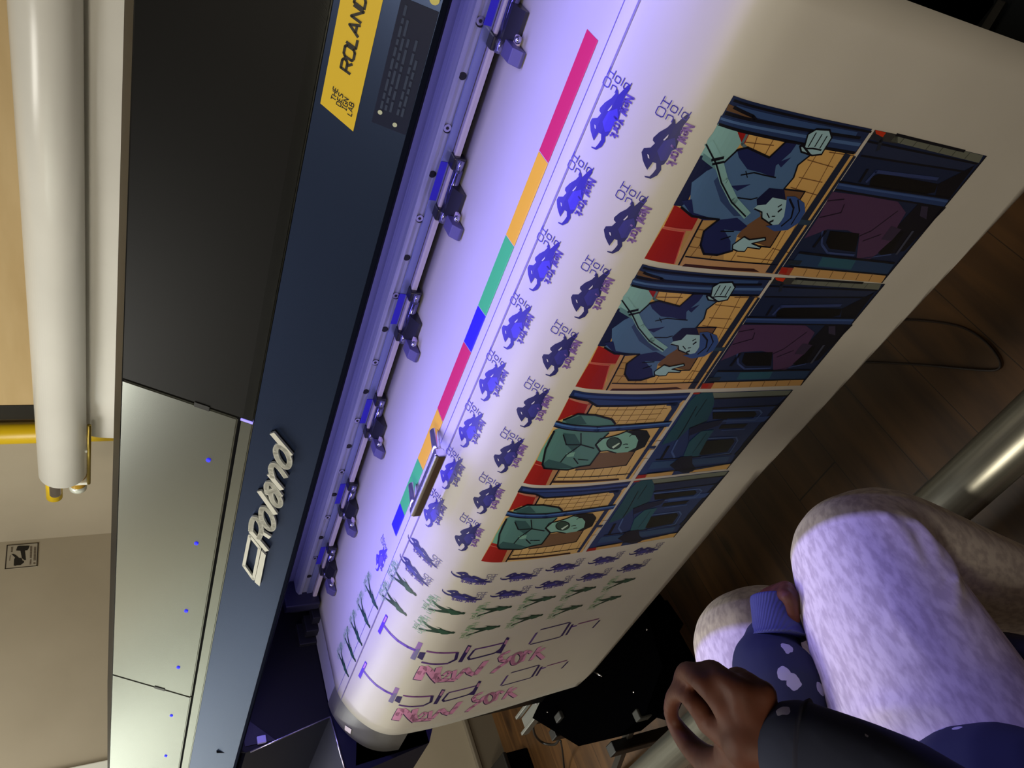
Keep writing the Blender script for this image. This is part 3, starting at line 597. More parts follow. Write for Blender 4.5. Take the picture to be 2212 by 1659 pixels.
def panelC(sh):
    c = K3; I = []
    P = lambda pts, l, col: I.append((shp(c, pts, sh), l, col))
    S = lambda pts, w, l=8, col=OUT, cl=False: I.extend(stroke(c, pts, w, l, col, cl, sh))
    GRN = (80, 124, 122); GRD = (48, 84, 88); GRL = (122, 172, 158)
    P([(690, 68), (1490, 88), (1085, 678), (348, 703)], 0, (204, 170, 112))
    for k in range(9): S([(880+62*k, 175), (800+62*k, 300)], .0010, 1, (126, 96, 58)); 
    for k in range(10): S([(600+60*k, 620-4*k), (560+60*k, 690-4*k)], .0010, 1, (126, 96, 58))
    for k in range(3): S([(850-30*k, 205+38*k), (1330-40*k, 195+36*k)], .0010, 1, (126, 96, 58))
    for k in range(3): S([(1200-30*k, 420+60*k), (1290-45*k, 415+60*k)], .0010, 1, (126, 96, 58))
    P([(690, 68), (1490, 88), (1455, 140), (840, 135), (700, 125), (665, 105)], 2, (22, 38, 84)); P([(700, 85), (1470, 105), (1460, 120), (695, 105)], 3, (44, 68, 128)); P([(790, 130), (1450, 130), (1410, 165), (850, 178)], 2, (36, 58, 112)); S([(660, 112), (790, 140), (850, 178), (1380, 160)], .0030, 4)
    P([(662, 120), (800, 155), (815, 170), (775, 240), (680, 240), (580, 282)], 2, REDP); S([(670, 122), (805, 160), (770, 240)], .0050, 3, (176, 110, 90)); S([(820, 165), (780, 235)], .0026, 4)
    P([(440, 545), (580, 580), (500, 720), (348, 703)], 2, REDP); P([(560, 590), (600, 600), (530, 718), (500, 720)], 3, (176, 130, 90)); S([(600, 600), (530, 718)], .0026, 4); S([(425, 572), (560, 600)], .0016, 4, (190, 90, 80))
    P([(545, 688), (1000, 672), (1000, 684), (545, 703)], 3, (50, 28, 24)); S([(580, 665), (1080, 640)], .0016, 4)
    P([(700, 600), (860, 500), (1120, 470), (1050, 580), (710, 615)], 3, (110, 84, 62)); S([(1120, 470), (1050, 582), (700, 615)], .0020, 4)
    P([(1395, 150), (1415, 165), (1395, 200), (1065, 675), (1045, 675), (1360, 200), (1350, 165)], 4, (30, 46, 84)); S([(1330, 165), (1395, 165)], .0060, 4, (30, 46, 96)); S([(1190, 460), (1250, 460)], .0050, 5, (30, 46, 84))
    P([(620, 272), (720, 230), (840, 238), (950, 268), (975, 300), (930, 360), (900, 385), (840, 440), (870, 485), (800, 580), (730, 590), (650, 612), (490, 600), (478, 575), (500, 470), (520, 400), (560, 340), (590, 330)], 5, GRN)
    P([(630, 275), (740, 240), (780, 300), (650, 300)], 6, GRD); P([(620, 360), (700, 370), (740, 440), (690, 490), (640, 440)], 6, GRD); P([(520, 540), (600, 560), (700, 600), (490, 600), (478, 575)], 6, GRD); P([(640, 500), (700, 490), (690, 520), (645, 525)], 7, GRL)
    P([(520, 400), (500, 470), (478, 560), (440, 548), (470, 480)], 6, (100, 156, 140))
    P([(840, 440), (870, 400), (930, 390), (1000, 370), (1060, 345), (1110, 350), (1140, 400), (1120, 465), (1060, 490), (980, 497), (920, 480), (870, 485)], 7, GRL)
    P([(1040, 350), (1130, 338), (1190, 345), (1212, 385), (1175, 455), (1100, 488), (1060, 488), (1115, 460), (1130, 410), (1110, 375)], 8, (16, 22, 26))
    P([(965+50*math.cos(t), 430+40*math.sin(t)) for t in [k*.4 for k in range(16)]], 8, (44, 70, 62)); S([(965+50*math.cos(t), 430+40*math.sin(t)) for t in [k*.4 for k in range(16)]], .0014, 9, OUT, True); P([(950, 455), (1000, 425), (1005, 432), (960, 465)], 9, (190, 215, 200))
    S([(1070, 385), (1085, 370), (1110, 372)], .0014, 9); S([(1025, 440), (1045, 435), (1060, 437)], .0014, 9); S([(1040, 460), (1065, 458)], .0014, 9)
    I.extend(stroke(c, [(565, 297), (700, 325), (850, 335), (1000, 325), (1350, 298)], .0105, 9, (32, 60, 116), False, sh)); I.extend(stroke(c, [(565, 291), (700, 318), (850, 328), (1000, 318), (1350, 291)], .0026, 10, (70, 110, 170), False, sh)); S([(560, 312), (700, 342), (850, 352), (1000, 342), (1320, 316)], .0018, 10); S([(572, 280), (700, 306), (850, 315), (1000, 306), (1350, 282)], .0018, 10)
    S([(620, 272), (720, 230), (840, 238), (950, 268), (975, 300)], .0026, 9); S([(930, 360), (840, 440), (870, 485), (800, 580), (730, 590), (650, 612), (490, 600), (478, 575), (500, 470), (560, 345)], .0026, 9)
    S([(740, 440), (640, 510), (600, 560)], .0018, 9); S([(740, 440), (830, 465)], .0018, 9); S([(620, 370), (640, 440), (740, 440), (740, 360)], .0016, 9); S([(690, 530), (720, 570)], .0016, 9); S([(720, 540), (790, 545)], .0014, 9); S([(840, 440), (870, 400), (930, 390), (1000, 370), (1060, 345)], .0018, 9); S([(870, 485), (920, 480), (980, 497)], .0018, 9)
    return I
def panelD(sh):
    c = K3; I = []
    P = lambda pts, l, col: I.append((shp(c, pts, sh), l, col))
    S = lambda pts, w, l=8, col=OUT, cl=False: I.extend(stroke(c, pts, w, l, col, cl, sh))
    P([(1512, 88), (2185, 68), (1735, 610), (1112, 675)], 0, (34, 54, 104))
    P([(1640, 88), (2180, 72), (2150, 108), (1650, 125)], 1, (110, 118, 108)); P([(1512, 88), (1560, 85), (1545, 98), (1505, 98)], 2, (150, 40, 30)); P([(1650, 130), (2130, 108), (2080, 170), (1650, 195)], 1, (26, 40, 78)); S([(1650, 128), (2145, 110)], .0026, 3); S([(1640, 195), (2090, 175)], .0026, 3)
    P([(1640, 222), (1930, 215), (1940, 235), (1910, 265), (1640, 268)], 3, (4, 6, 10)); S([(1640, 210), (1960, 205), (1975, 225), (1930, 275), (1700, 280)], .0026, 4, (70, 96, 150)); P([(2060, 190), (2185, 72), (1735, 610), (1850, 430)], 2, (16, 22, 46)); P([(1740, 262), (2030, 248), (1990, 285), (1730, 300)], 3, (44, 72, 134)); P([(1700, 305), (1880, 300), (1850, 325), (1680, 335)], 3, (8, 10, 20)); S([(1700, 345), (1860, 335)], .0026, 4, (60, 84, 140))
    P([(1600, 415), (1780, 402), (1790, 420), (1740, 490), (1560, 515), (1540, 500)], 3, (4, 6, 10)); S([(1590, 400), (1800, 390), (1810, 415), (1755, 500), (1560, 525)], .0026, 4, (70, 96, 150)); S([(1900, 400), (1790, 510)], .0040, 4)
    P([(1530, 100), (1580, 86), (1640, 88), (1652, 150), (1630, 220), (1600, 280), (1480, 330), (1400, 405), (1290, 445), (1330, 380), (1400, 280), (1450, 200), (1480, 150)], 4, (28, 72, 86)); S([(1530, 180), (1440, 340), (1400, 400)], .0016, 5); S([(1600, 280), (1480, 330)], .0020, 5); S([(1600, 130), (1520, 250)], .0012, 5)
    P([(1480, 325), (1600, 290), (1720, 268), (1680, 310), (1560, 350), (1480, 380), (1470, 450)], 5, (18, 26, 60)); P([(1560, 350), (1650, 340), (1600, 410), (1540, 520), (1440, 520), (1480, 420)], 5, (38, 88, 104)); S([(1600, 360), (1500, 500)], .0014, 6, (20, 50, 64))
    S([(1400, 410), (1360, 490), (1380, 530)], .0030, 4, (70, 96, 150)); S([(1340, 450), (1285, 545)], .0050, 4)
    P([(1346, 582), (1420, 525), (1500, 515), (1500, 570), (1525, 605), (1500, 625), (1440, 637), (1380, 610)], 6, (16, 20, 44))
    P([(1230, 560), (1760, 520), (1735, 560), (1200, 610)], 3, (44, 74, 116)); S([(1250, 545), (1770, 505)], .0020, 4); P([(1490, 620), (1765, 572), (1735, 608), (1480, 634)], 4, (204, 164, 98)); P([(1190, 640), (1380, 615), (1360, 648), (1180, 667)], 4, (190, 150, 92)); P([(1130, 650), (1200, 643), (1180, 668), (1112, 675)], 4, REDP); S([(1190, 640), (1765, 570)], .0020, 7)
    S([(2185, 68), (1735, 610)], .0022, 6)
    return I
def pc(p): return to_sheet(*K1(p)).x
d12 = to_sheet(1387, 572).x-to_sheet(1581, 208).x
d34 = to_sheet(1130, 1050).x-to_sheet(1245, 843).x
pn = ['topmost' ]
for i, (fn, sh, lb) in enumerate([(panelA, 0, 'peace-sign rider in blue coat, nearest the right end'), (panelB, 0, 'dark carriage with leaning purple coat, nearest the right end'), (panelA, d12, 'peace-sign rider in blue coat, second from the right end'), (panelB, d12, 'dark carriage with leaning purple coat, second from the right end'),
        (panelC, 0, 'green rider blowing gum, second from the left'), (panelD, 0, 'blue carriage with teal leg, second from the left'), (panelC, d34, 'green rider blowing gum, leftmost'), (panelD, d34, 'blue carriage with teal leg, leftmost')]):
    ink('comic_panel', fn((sh, 0)), 'printed comic panel: '+lb)

# ---- small figures with lettering, drawn once in the sheet's own frame
K5 = crop(1100, 40, 4.148); K4 = crop(680, 1120, 5.0273)
INKB = (48, 40, 150); INKD = (30, 28, 86); INKP = (124, 92, 160)
ref = to_sheet(*K5((1598, 862)))
def rel(pts, c=K5, r=None): return [to_sheet(*c(p))-(r or ref) for p in pts]
bodyS = rel([(1590, 852), (1600, 880), (1570, 920), (1540, 960), (1520, 1040), (1495, 1110), (1480, 1160), (1440, 1180), (1400, 1260), (1370, 1300), (1345, 1310), (1345, 1350), (1310, 1400), (1250, 1430), (1200, 1415), (1195, 1403), (1240, 1410), (1270, 1380), (1300, 1340), (1300, 1290), (1270, 1280), (1250, 1310), (1220, 1350), (1200, 1310), (1180, 1260), (1170, 1190), (1190, 1155), (1250, 1150), (1290, 1110), (1270, 1085), (1275, 1060), (1330, 1010), (1400, 970), (1440, 930), (1455, 890), (1470, 900), (1475, 940), (1530, 890), (1570, 855)])
holeS = [rel([(1362, 1082), (1412, 1030), (1405, 1055), (1375, 1085)]), rel([(1222, 1208), (1236, 1215), (1240, 1248), (1228, 1240)])]
shadeS = rel([(1470, 1060), (1480, 1160), (1440, 1180), (1400, 1260), (1340, 1270), (1310, 1180), (1370, 1090)])
H0, H1 = rel([(1340, 762), (1570, 905)]); O0, O1 = rel([(1290, 845), (1435, 925)])
N0, N1 = rel([(1560, 935), (1395, 1300)])
def figS(body, hold, york):
    I = [(bodyS, 1, body), (shadeS, 2, tuple(min(255, int(v*1.25+6)) for v in body))]+[(h, 3, (196, 192, 184)) for h in holeS]
    def tx(t, a, b, side, size, w, col, adv=1.0):
        u = (b-a); L = u.length; u.normalize(); n = Vector((u.y, -u.x))*side; size = L*size
        st = text2d(t, a, u, n, size, 0, .25, adv); mx = max((p-a).dot(u) for s_ in st for p in s_); k = L/mx
        for s_ in st:
            s2_ = [a+u*((p-a).dot(u)*k)+n*((p-a).dot(n)) for p in s_]
            for p in stroke_polys(s2_, w): I.append((p, 2, col))
    tx('Hold', H0, H1, 1, .30, .0010, hold); tx('On', O0, O1, 1, .46, .0010, hold)
    tx('New York', N0, N1, 1, .21, .0019, york)
    return I
uH = (H1-H0).normalized(); 
def place(items, o, rot=False, sc=(1, 1)):
    out = []
    for p, l, c in items:
        q_ = [(Vector((-v.y, v.x)) if rot else Vector((v.x, v.y))) for v in p]
        out.append(([o+Vector((v.x*sc[0], v.y*sc[1])) for v in q_], l, c))
    return out
S1 = [(1353, 181), (1277, 370), (1212, 535), (1148, 672), (1097, 793), (1034, 901), (998.6, 993.6), (958, 1081)]
S2 = [(1485, 247), (1395, 432), (1313, 592), (1245, 727), (1184.6, 847), (1127, 950), (1084, 1047), (1041, 1134.6)]
for row, cols in ((S1, ((46, 36, 140), (50, 40, 150), (86, 70, 160))), (S2, (INKD, (58, 48, 140), INKP))):
    P2 = [to_sheet(*p) for p in row]; sm = sum(p.y for p in P2)/len(P2)
    x0, x1 = P2[0].x, P2[-1].x
    for k in range(8): ink('figure_print', place(figS(*cols), Vector((x0+(x1-x0)*k/7, sm))))
o_ = to_sheet(836, 1188); ink('figure_print', place(figS((80, 66, 200), (80, 66, 200), (104, 84, 205)), Vector((o_.x, o_.y))))
for p in [(1059.5, 1257.5), (1157.8, 1244), (1249, 1222.5), (1335, 1207), (1419, 1187.5), (1038, 1295.5), (1135, 1280.6), (1225.6, 1258.7), (1309, 1242), (1391.7, 1222.5), (941.6, 1225.4), (922.7, 1265)]:
    # lying figures: feet towards the free edge
    ink('figure_print', place(figS((42, 40, 104), (70, 64, 130), (96, 84, 150)), to_sheet(*p), True) if False else [( [to_sheet(*p)+Vector((-v.y*.75, v.x*.95)) for v in poly], l, c) for poly, l, c in figS((42, 40, 104), (70, 64, 130), (96, 84, 150))])
# green walking figures
rg = to_sheet(*K4((1640, 1035)))
bodyG = rel([(1425, 962), (1470, 975), (1540, 1008), (1578, 1014), (1600, 1024), (1625, 1018), (1642, 1030), (1628, 1044), (1592, 1043), (1560, 1051), (1492, 1051), (1470, 1036), (1380, 1026), (1300, 1010), (1240, 995), (1235, 983), (1262, 985), (1330, 1000), (1392, 1000), (1350, 977), (1290, 920), (1272, 893), (1300, 903), (1340, 945), (1400, 973), (1452, 992), (1482, 986)], K4, rg)
g0, g1, g2, g3 = rel([(1300, 835), (1215, 1020), (1255, 835), (1165, 975)], K4, rg)
def figG():
    I = [(bodyG, 1, (28, 58, 48)), (rel([(1440, 985), (1540, 1012), (1590, 1043), (1492, 1050), (1460, 1020)], K4, rg), 2, (40, 78, 62))]
    for t, a, b, sz, col in (('Hold On', g0, g1, .012, (130, 180, 140)), ('New York', g2, g3, .009, (110, 165, 115))):
        u = (b-a); L = u.length; u.normalize(); n = Vector((u.y, -u.x))
        st = text2d(t, a, u, n, sz, 0, .25); mx = max((p-a).dot(u) for s_ in st for p in s_)
        for s_ in st:
            for p in stroke_polys([a+u*((p-a).dot(u)*L/mx)+n*((p-a).dot(n)) for p in s_], .0008): I.append((p, 2, col))
    return I
for p in [(1005, 1325), (1105.8, 1310.6), (1200.7, 1288.7), (1287.7, 1268.4), (1372.5, 1250), (982.6, 1367), (1081, 1352.5), (1173, 1328), (1258.8, 1307.7), (1342, 1288), (900, 1287), (879, 1330), (817, 1317), (800, 1357), (783, 1395.5), (769, 1430), (754, 1463)]:
    ink('walking_figure_print', place(figG(), to_sheet(*p)))
# large lettering
K6 = crop(740, 1320, 3.687)
PUR = (88, 44, 150); PUD = (40, 24, 92); PUL = (140, 104, 170); PNK = (206, 140, 182); PKD = (60, 40, 90)
dx2 = to_sheet(*K6((178, 388))).x-to_sheet(*K6((350, 25))).x
for k in (0, 1):
    sh = (dx2*k, 0); I = []
    P = lambda pts, l, col: I.append((shp(K6, pts, sh), l, col))
    S = lambda pts, w, l=2, col=PUD, cl=False: I.extend(stroke(K6, pts, w, l, col, cl, sh))
    P([(345, 22), (363, 45), (300, 188), (281, 160)], 1, (78, 30, 190)); S([(330, 115), (378, 175), (440, 235), (520, 285), (585, 312)], .0062, 2, (92, 48, 170))
    P([(605, 243), (640, 256), (576, 390), (538, 374)], 1, PUL); P([(590, 300), (620, 300), (576, 390), (538, 374)], 2, (110, 104, 150)); P([(345, 40), (355, 50), (335, 90), (325, 85)], 2, (190, 130, 200))
    S([(668, 318), (780, 332), (915, 328)], .0046, 1, (112, 60, 130)); S([(915, 328), (900, 385), (845, 412)], .0060, 1); S([(845, 416), (740, 422), (628, 405)], .0050, 1, (84, 50, 120)); P([(615, 325), (662, 330), (636, 390), (594, 368)], 2, PUD)
    P([(998, 270), (1028, 276), (950, 406), (918, 406)], 1, PUD); P([(1000, 280), (1020, 284), (990, 330), (975, 326)], 2, (170, 120, 160))
    S([(1050, 305), (1285, 252)], .0044, 1, (84, 44, 120)); S([(1050, 308), (1000, 370), (1010, 385), (1205, 335), (1240, 318)], .0048, 1); P([(1308, 206), (1330, 212), (1262, 336), (1205, 332), (1250, 300)], 2, PUD); P([(1300, 225), (1320, 230), (1300, 265), (1285, 260)], 3, (170, 120, 160))
    ink('large_lettering', I, 'purple large lettering reading Hold'); I = []
    S([(1575, 148), (1812, 88)], .0036, 1); S([(1548, 170), (1485, 262)], .0048, 1, (84, 60, 130)); S([(1490, 266), (1735, 205)], .0034, 1); S([(1812, 92), (1742, 200)], .0056, 1)
    S([(1832, 105), (1780, 190)], .0050, 1); S([(1820, 125), (1865, 115)], .0044, 1, PUR); S([(1875, 102), (2042, 60)], .0038, 1, (120, 60, 120)); S([(2048, 72), (1990, 134)], .0044, 1)
    ink('large_lettering', I, 'purple large lettering reading On'); I = []
    for w_, l, col, o in ((.0118, 1, PKD, (-7, 5)), (.0112, 2, PNK, (0, 0))):
        def Q(pts, w=w_, cl=False):
            S([(a+o[0], b+o[1]) for a, b in pts], w, l, col, cl)
        Q([(598, 545), (625, 490), (655, 440)], w_*1.3); Q([(655, 440), (690, 470), (730, 525), (765, 560)], w_*1.1); Q([(765, 560), (752, 500), (770, 445)]); 
        Q([(770, 552), (830, 548), (905, 545)], w_*.9); Q([(800, 510), (835, 480), (862, 488), (830, 520), (808, 535)], w_*.5)
        Q([(895, 470), (880, 545)], w_*.7); Q([(905, 540), (950, 490), (985, 455)], w_*.8); Q([(985, 455), (1010, 490), (1050, 505)], w_*.9); Q([(1055, 505), (1100, 450), (1145, 395)], w_*1.05)
        Q([(1335, 318), (1280, 338), (1256, 365), (1264, 392), (1305, 398)], w_*.72); Q([(1352, 352), (1305, 405), (1240, 448), (1192, 490)], w_*.95); Q(smooth2([(1352, 388), (1372, 345), (1412, 330), (1432, 360), (1405, 405), (1365, 420)]), w_*.72, True)
        Q([(1462, 312), (1448, 350), (1430, 400)], w_*.72); Q([(1450, 345), (1480, 318), (1502, 330)], w_*.6); Q([(1572, 284), (1540, 330), (1500, 388)], w_*.75); Q([(1612, 292), (1550, 332), (1600, 376)], w_*.72)
    ink('script_lettering', I, 'pink brush lettering')

# ================================================================ THINGS AROUND THE PRINTER
chrome = mat('chrome', (225, 222, 230), .2, 1)
hd = empty('chrome_pull', (-.78, .62, .986), 'small chrome pull handle lying on the white sheet over the amber and green strip', 'handle')
xa, xb = -.722, -.837
for X in (xa, xb):
    bm = bmesh.new(); tube(bm, [(X, .650, .993), (X, .6475, .993), (X, .620, .998), (X, .604, 1.001)], [.0045, .0062, .0062, .0062], 18); link('post', bm, chrome, hd, True)
bm = bmesh.new(); xprism(bm, [(.5965, .992), (.5965, 1.005), (.600, 1.008), (.611, 1.006), (.611, .992)], xb-.0075, xa+.0075, .0018); link('bar', bm, chrome, hd)
tubem = noisy('satin_aluminium', (178, 178, 168), (160, 160, 150), 30, .34, (.1, 5, 5), .85)
tk = empty('take_up_tube', (-1.0, .386, .25), 'thick satin aluminium take-up tube running low in front of the printer', 'tube')
bm = bmesh.new(); tube(bm, [(-2.2, .386, .25), (.4, .386, .25)], .0395, 40); link('tube_body', bm, tubem, tk, True)
for X in (-2.2, .4):
    bm = bmesh.new(); tube(bm, [(X-.015, .386, .25), (X+.015, .386, .25)], .045, 32); link('end_cap', bm, blackp, tk, True)
    bm = bmesh.new(); box(bm, X-.02, X+.02, .35, .42, .0, .215, .004); link('support_foot', bm, blackp, tk)
# black take-up motor box under the sheet's left end
jet = mat('matte_black_box', (3, 3, 4), .9, spec=0)
tb = empty('take_up_motor', (-1.6, .6, 0), 'angular matte black box hanging low below the left corner of the white sheet', 'motor box')
top = [at(*p, z=.30) for p in [(1150, 1551), (1250, 1612), (1335, 1592), (1395, 1540), (1430, 1440), (1400, 1330), (1360, 1270), (1235, 1370)]]
bm = bmesh.new(); prism(bm, [Vector((p.x, p.y, .30)) for p in top], (0, 0, -.07)); link('housing', bm, jet, tb)
top = [at(*p, z=.23) for p in [(1420, 1300), (1455, 1352), (1446, 1368), (1480, 1430), (1462, 1500), (1438, 1556), (1400, 1545), (1400, 1400)]]
bm = bmesh.new(); prism(bm, [Vector((p.x, p.y, .23)) for p in top], (0, 0, -.03)); link('side_flange', bm, jet, tb)
bm = bmesh.new(); c = at(1292, 1456, z=.303); tube(bm, [c+Vector((-.012, .012, 0)), c+Vector((.012, -.012, 0))], .0022, 10); link('latch', bm, chrome, tb, True)
for p in ((1159, 1520), (1183, 1538), (1369, 1495), (1398, 1360)):
    bm = bmesh.new(); ball(bm, at(*p, z=.303), .0026); link('bolt', bm, chrome, tb, True)
bm = bmesh.new(); c = at(1210, 1548, z=.303); box(bm, c.x-.018, c.x+.018, c.y-.01, c.y+.01, .30, .312, .003); link('bracket', bm, mat('bracket_grey', (58, 58, 58), .5, .3), tb)
bm = bmesh.new(); a, b = at(1392, 1510, z=.29), at(1325, 1690, z=.02)
prism(bm, [a+Vector((-.022, 0, 0)), a+Vector((.022, 0, 0)), b+Vector((.022, 0, 0)), b+Vector((-.022, 0, 0))], (0, .02, 0)); link('slanted_leg', bm, mat('leg_dark_grey', (62, 60, 56), .45, .3), tb)
bm = bmesh.new(); a = at(1378, 1545, z=.30); box(bm, a.x-.012, a.x+.012, a.y-.012, a.y+.012, .27, .306, .003); link('knob', bm, mat('knob_grey', (40, 40, 36), .6), tb)
for p in ((1322, 1618), (1196, 1585)):
    a = at(*p, z=.23); bm = bmesh.new(); box(bm, a.x-.018, a.x+.018, a.y-.015, a.y+.015, 0, .235, .003); link('leg', bm, blackp, tb)
sb = empty('metal_channel', at(1118, 1540, z=.20), 'short silver metal channel poking out beyond the black motor box', 'metal channel')
a, b = at(1096, 1548, z=.25), at(1132, 1520, z=.25); c = at(1112, 1556, z=.25)
bm = bmesh.new(); box(bm, -2.20, -1.95, .765, .775, .235, .25, .002); box(bm, -2.20, -1.95, .715, .725, .225, .25, .002); box(bm, -2.20, -1.95, .725, .765, .225, .230); 
link('channel', bm, mat('galvanised', (140, 141, 136), .4, .7), sb); 
bm = bmesh.new(); box(bm, -2.15, -2.12, .72, .77, 0, .225, .003); link('channel_foot', bm, blackp, sb)
def cable(name, pts, r, col, label, cat='cable'):
    bm = bmesh.new(); tube(bm, spline(pts, 8), r, 8); return tag(link(name, bm, col, None, True), label, cat)
cbl = mat('cable_black', (18, 16, 16), .5)
cable('cable', [at(1150, 1550, z=.22), at(1155, 1585, z=.16), at(1172, 1604, z=.10), at(1198, 1608, z=.10), at(1208, 1595, z=.2)], .004, cbl, 'black cable looping down beside the left end of the motor box')
cable('cable', [at(1211, 1600, z=.2), at(1216, 1630, z=.05), at(1222, 1700, z=.005)], .003, cbl, 'thin dark cable dropping straight to the floor below the motor box')
cable('floor_cable', [at(*p, z=.004) for p in [(1930, 690), (2000, 693), (2075, 706), (2125, 735), (2155, 770), (2160, 793), (2140, 800), (2080, 796), (1990, 788), (1880, 782), (1800, 780)]], .0022, mat('cable_brown', (34, 18, 10), .6), 'thin dark cable lying in a loop on the floorboards')
bx = empty('storage_box', at(1085, 1650, z=.0), 'small black box on the floor at the bottom edge, left of the motor box', 'box')
a = at(1085, 1655, z=.1); bm = bmesh.new(); box(bm, a.x-.11, a.x+.04, a.y-.12, a.y+.03, .0, .10, .006); link('body', bm, jet, bx); bm = bmesh.new(); box(bm, a.x-.113, a.x+.043, a.y-.123, a.y+.033, .088, .103, .004); link('lid', bm, blackp, bx)
# dark pieces beyond the sheet's right edge
a = at(2120, 25, z=.15); fb = empty('foot_pedestal', (a.x+.15, a.y, 0), 'dark slate floor box behind the right edge of the white sheet', 'floor box')
bm = bmesh.new(); pts = [at(*p, z=.25) for p in [(2150, -60), (2146, 10), (2105, 62), (2212, 130), (2330, 160), (2330, -60)]]; prism(bm, [Vector((p.x, p.y, .25)) for p in pts], (0, 0, -.25)); link('body', bm, mat('slate_plastic', (22, 28, 34), .6, spec=.2), fb)
bm = bmesh.new(); pts = [at(*p, z=.252) for p in [(2160, 0), (2120, 64), (2136, 72), (2176, 6)]]; prism(bm, [Vector((p.x, p.y, .25)) for p in pts], (0, 0, .006)); link('ridge', bm, blackp, fb)
bm = bmesh.new(); pts = [at(*p, z=.3) for p in [(1900, -60), (2034, -60), (2030, 0), (2012, 26), (1960, 20)]]; prism(bm, [Vector((p.x, p.y, .3)) for p in pts], (0, 0, -.3)); tag(link('rubber_bin', bm, jet), 'black bin standing on the floor behind the top right corner of the sheet', 'bin')

# ---- back wall: board, posts, vinyl roll on rack, sign
bd = empty('plywood_board', (-1.0, WY-.03, 1.2), 'pale plywood board on the back wall behind the white roll', 'board')
ply = noisy('plywood', (214, 188, 140), (196, 168, 118), 2.2, .55, (1, 1, 5), lo=.3, hi=.7)
bx0 = at(0, 876, Y=WY-.03).x; bx1 = at(0, 906, Y=WY-.03).x; bx2 = at(0, 912, Y=WY-.03).x; bx3 = at(0, 946, Y=WY-.03).x
bm = bmesh.new(); box(bm, bx0, 1.6, WY-.028, WY-.002, 1.0, 2.3); link('board_face', bm, ply, bd)
bm = bmesh.new(); box(bm, bx1, bx0, WY-.032, WY-.002, 1.0, 2.3, .002); link('black_edge', bm, blackp, bd)
yel = mat('yellow_enamel', (222, 186, 20), .35)
po = empty('rack_post', (bx2-.04, WY-.04, 0), 'yellow upright post against the back wall beside the plywood board', 'post')
bm = bmesh.new(); tube(bm, [((bx2+bx3)/2, WY-.045, 0), ((bx2+bx3)/2, WY-.045, 2.35)], (bx2-bx3)/2*.95, 20); link('pole', bm, yel, po, True)
bm = bmesh.new(); disc(bm, ((bx2+bx3)/2, WY-.045, 2.36), (0, 0, 1), .045, .02); disc(bm, ((bx2+bx3)/2, WY-.045, .01), (0, 0, 1), .045, .02); link('pole_cap', bm, blackp, po, True)
YR = 1.80
rl = empty('vinyl_roll', (-1.4, YR, 1.475), 'big roll of glossy white vinyl hanging level behind the printer', 'roll')
zc = (at(75, 950, Y=YR).z+at(190, 950, Y=YR).z)/2; rr = .0655
xe = at(130, 1020, Y=YR).x
rollm = noisy('roll_vinyl', (238, 236, 230), (230, 228, 222), 3, .25)
bm = bmesh.new(); tube(bm, [(xe, YR, zc), (.9, YR, zc)], rr, 64); rb = link('wound_vinyl', bm, rollm, rl, False)
for p in rb.data.polygons: p.use_smooth = len(p.vertices) == 4
# loose tail behind the roll
bm = bmesh.new(); tail = [(YR+.03, zc-rr*.86), (YR+.012, zc-.12), (YR+.01, zc-.25), (YR+.03, zc-.45), (YR+.05, zc-.6)]
xt = at(225, 942, Y=YR+.02).x; vs = [[bm.verts.new((x, y, z)) for y, z in [(v.x, v.y) for v in spline([(a, b, 0) for a, b in tail], 5)]] for x in [xt+(1.2-xt)*k/20 for k in range(21)]]
for a, b in zip(vs, vs[1:]):
    for k in range(len(a)-1): bm.faces.new((a[k], a[k+1], b[k+1], b[k]))
tl = link('loose_tail', bm, rollm, rl, True); s_ = tl.modifiers.new('t', 'SOLIDIFY'); s_.thickness = .0006
rk = empty('roll_rack', (xe-.02, YR+.02, zc), 'yellow tube ends and chrome shaft of the rack that carries the white roll', 'rack')
c1 = at(117, 1050, Y=YR)
bm = bmesh.new(); tube(bm, [(at(117, 1078, Y=YR).x, YR+.01, c1.z+.001), (xe-.002, YR+.01, c1.z+.001)], .0235, 28); link('yellow_arm', bm, yel, rk, True)
bm = bmesh.new(); tube(bm, [(at(117, 1060, Y=YR).x, YR-.012, c1.z-.003), (xe+.3, YR-.012, c1.z-.003)], .0165, 24); link('shaft', bm, chrome, rk, True)
c2 = at(167, 1050, Y=YR)
bm = bmesh.new(); tube(bm, [(at(167, 1052, Y=YR).x, YR+.005, c2.z-.002), (xe+.25, YR+.005, c2.z-.002)], .0235, 28); a2 = link('yellow_arm', bm, mat('ochre_enamel', (196, 150, 20), .4), rk, True)
bm = bmesh.new(); xe2 = at(167, 1056, Y=YR).x; tube(bm, [(xe2+.02, YR+.005, c2.z-.002), (xe2, YR+.005, c2.z-.002), (xe2-.008, YR+.005, c2.z-.002), (xe2-.012, YR+.005, c2.z-.002)], [.0255, .0255, .018, .002], 28); link('domed_cap', bm, mat('cap_white', (226, 232, 222), .25, .3), rk, True)
bm = bmesh.new()
for x in (xe2+.045, xe2+.20): box(bm, x, x+.012, YR-.024, YR+.034, c2.z-.030, c1.z+.012, .003)
link('white_bracket', bm, whitep, rk)
bm = bmesh.new(); tube(bm, [(xe2+.05, YR-.02, c2.z-.032), (xe2+.32, YR-.02, c2.z-.034)], .006, 10); link('rod', bm, mat('brass_rod', (150, 130, 60), .3, .7), rk, True)
bm = bmesh.new(); box(bm, xe+.28, xe+.30, YR+.068, WY-.034, zc-.08, zc+.05, .003); link('wall_arm', bm, blackp, rk)
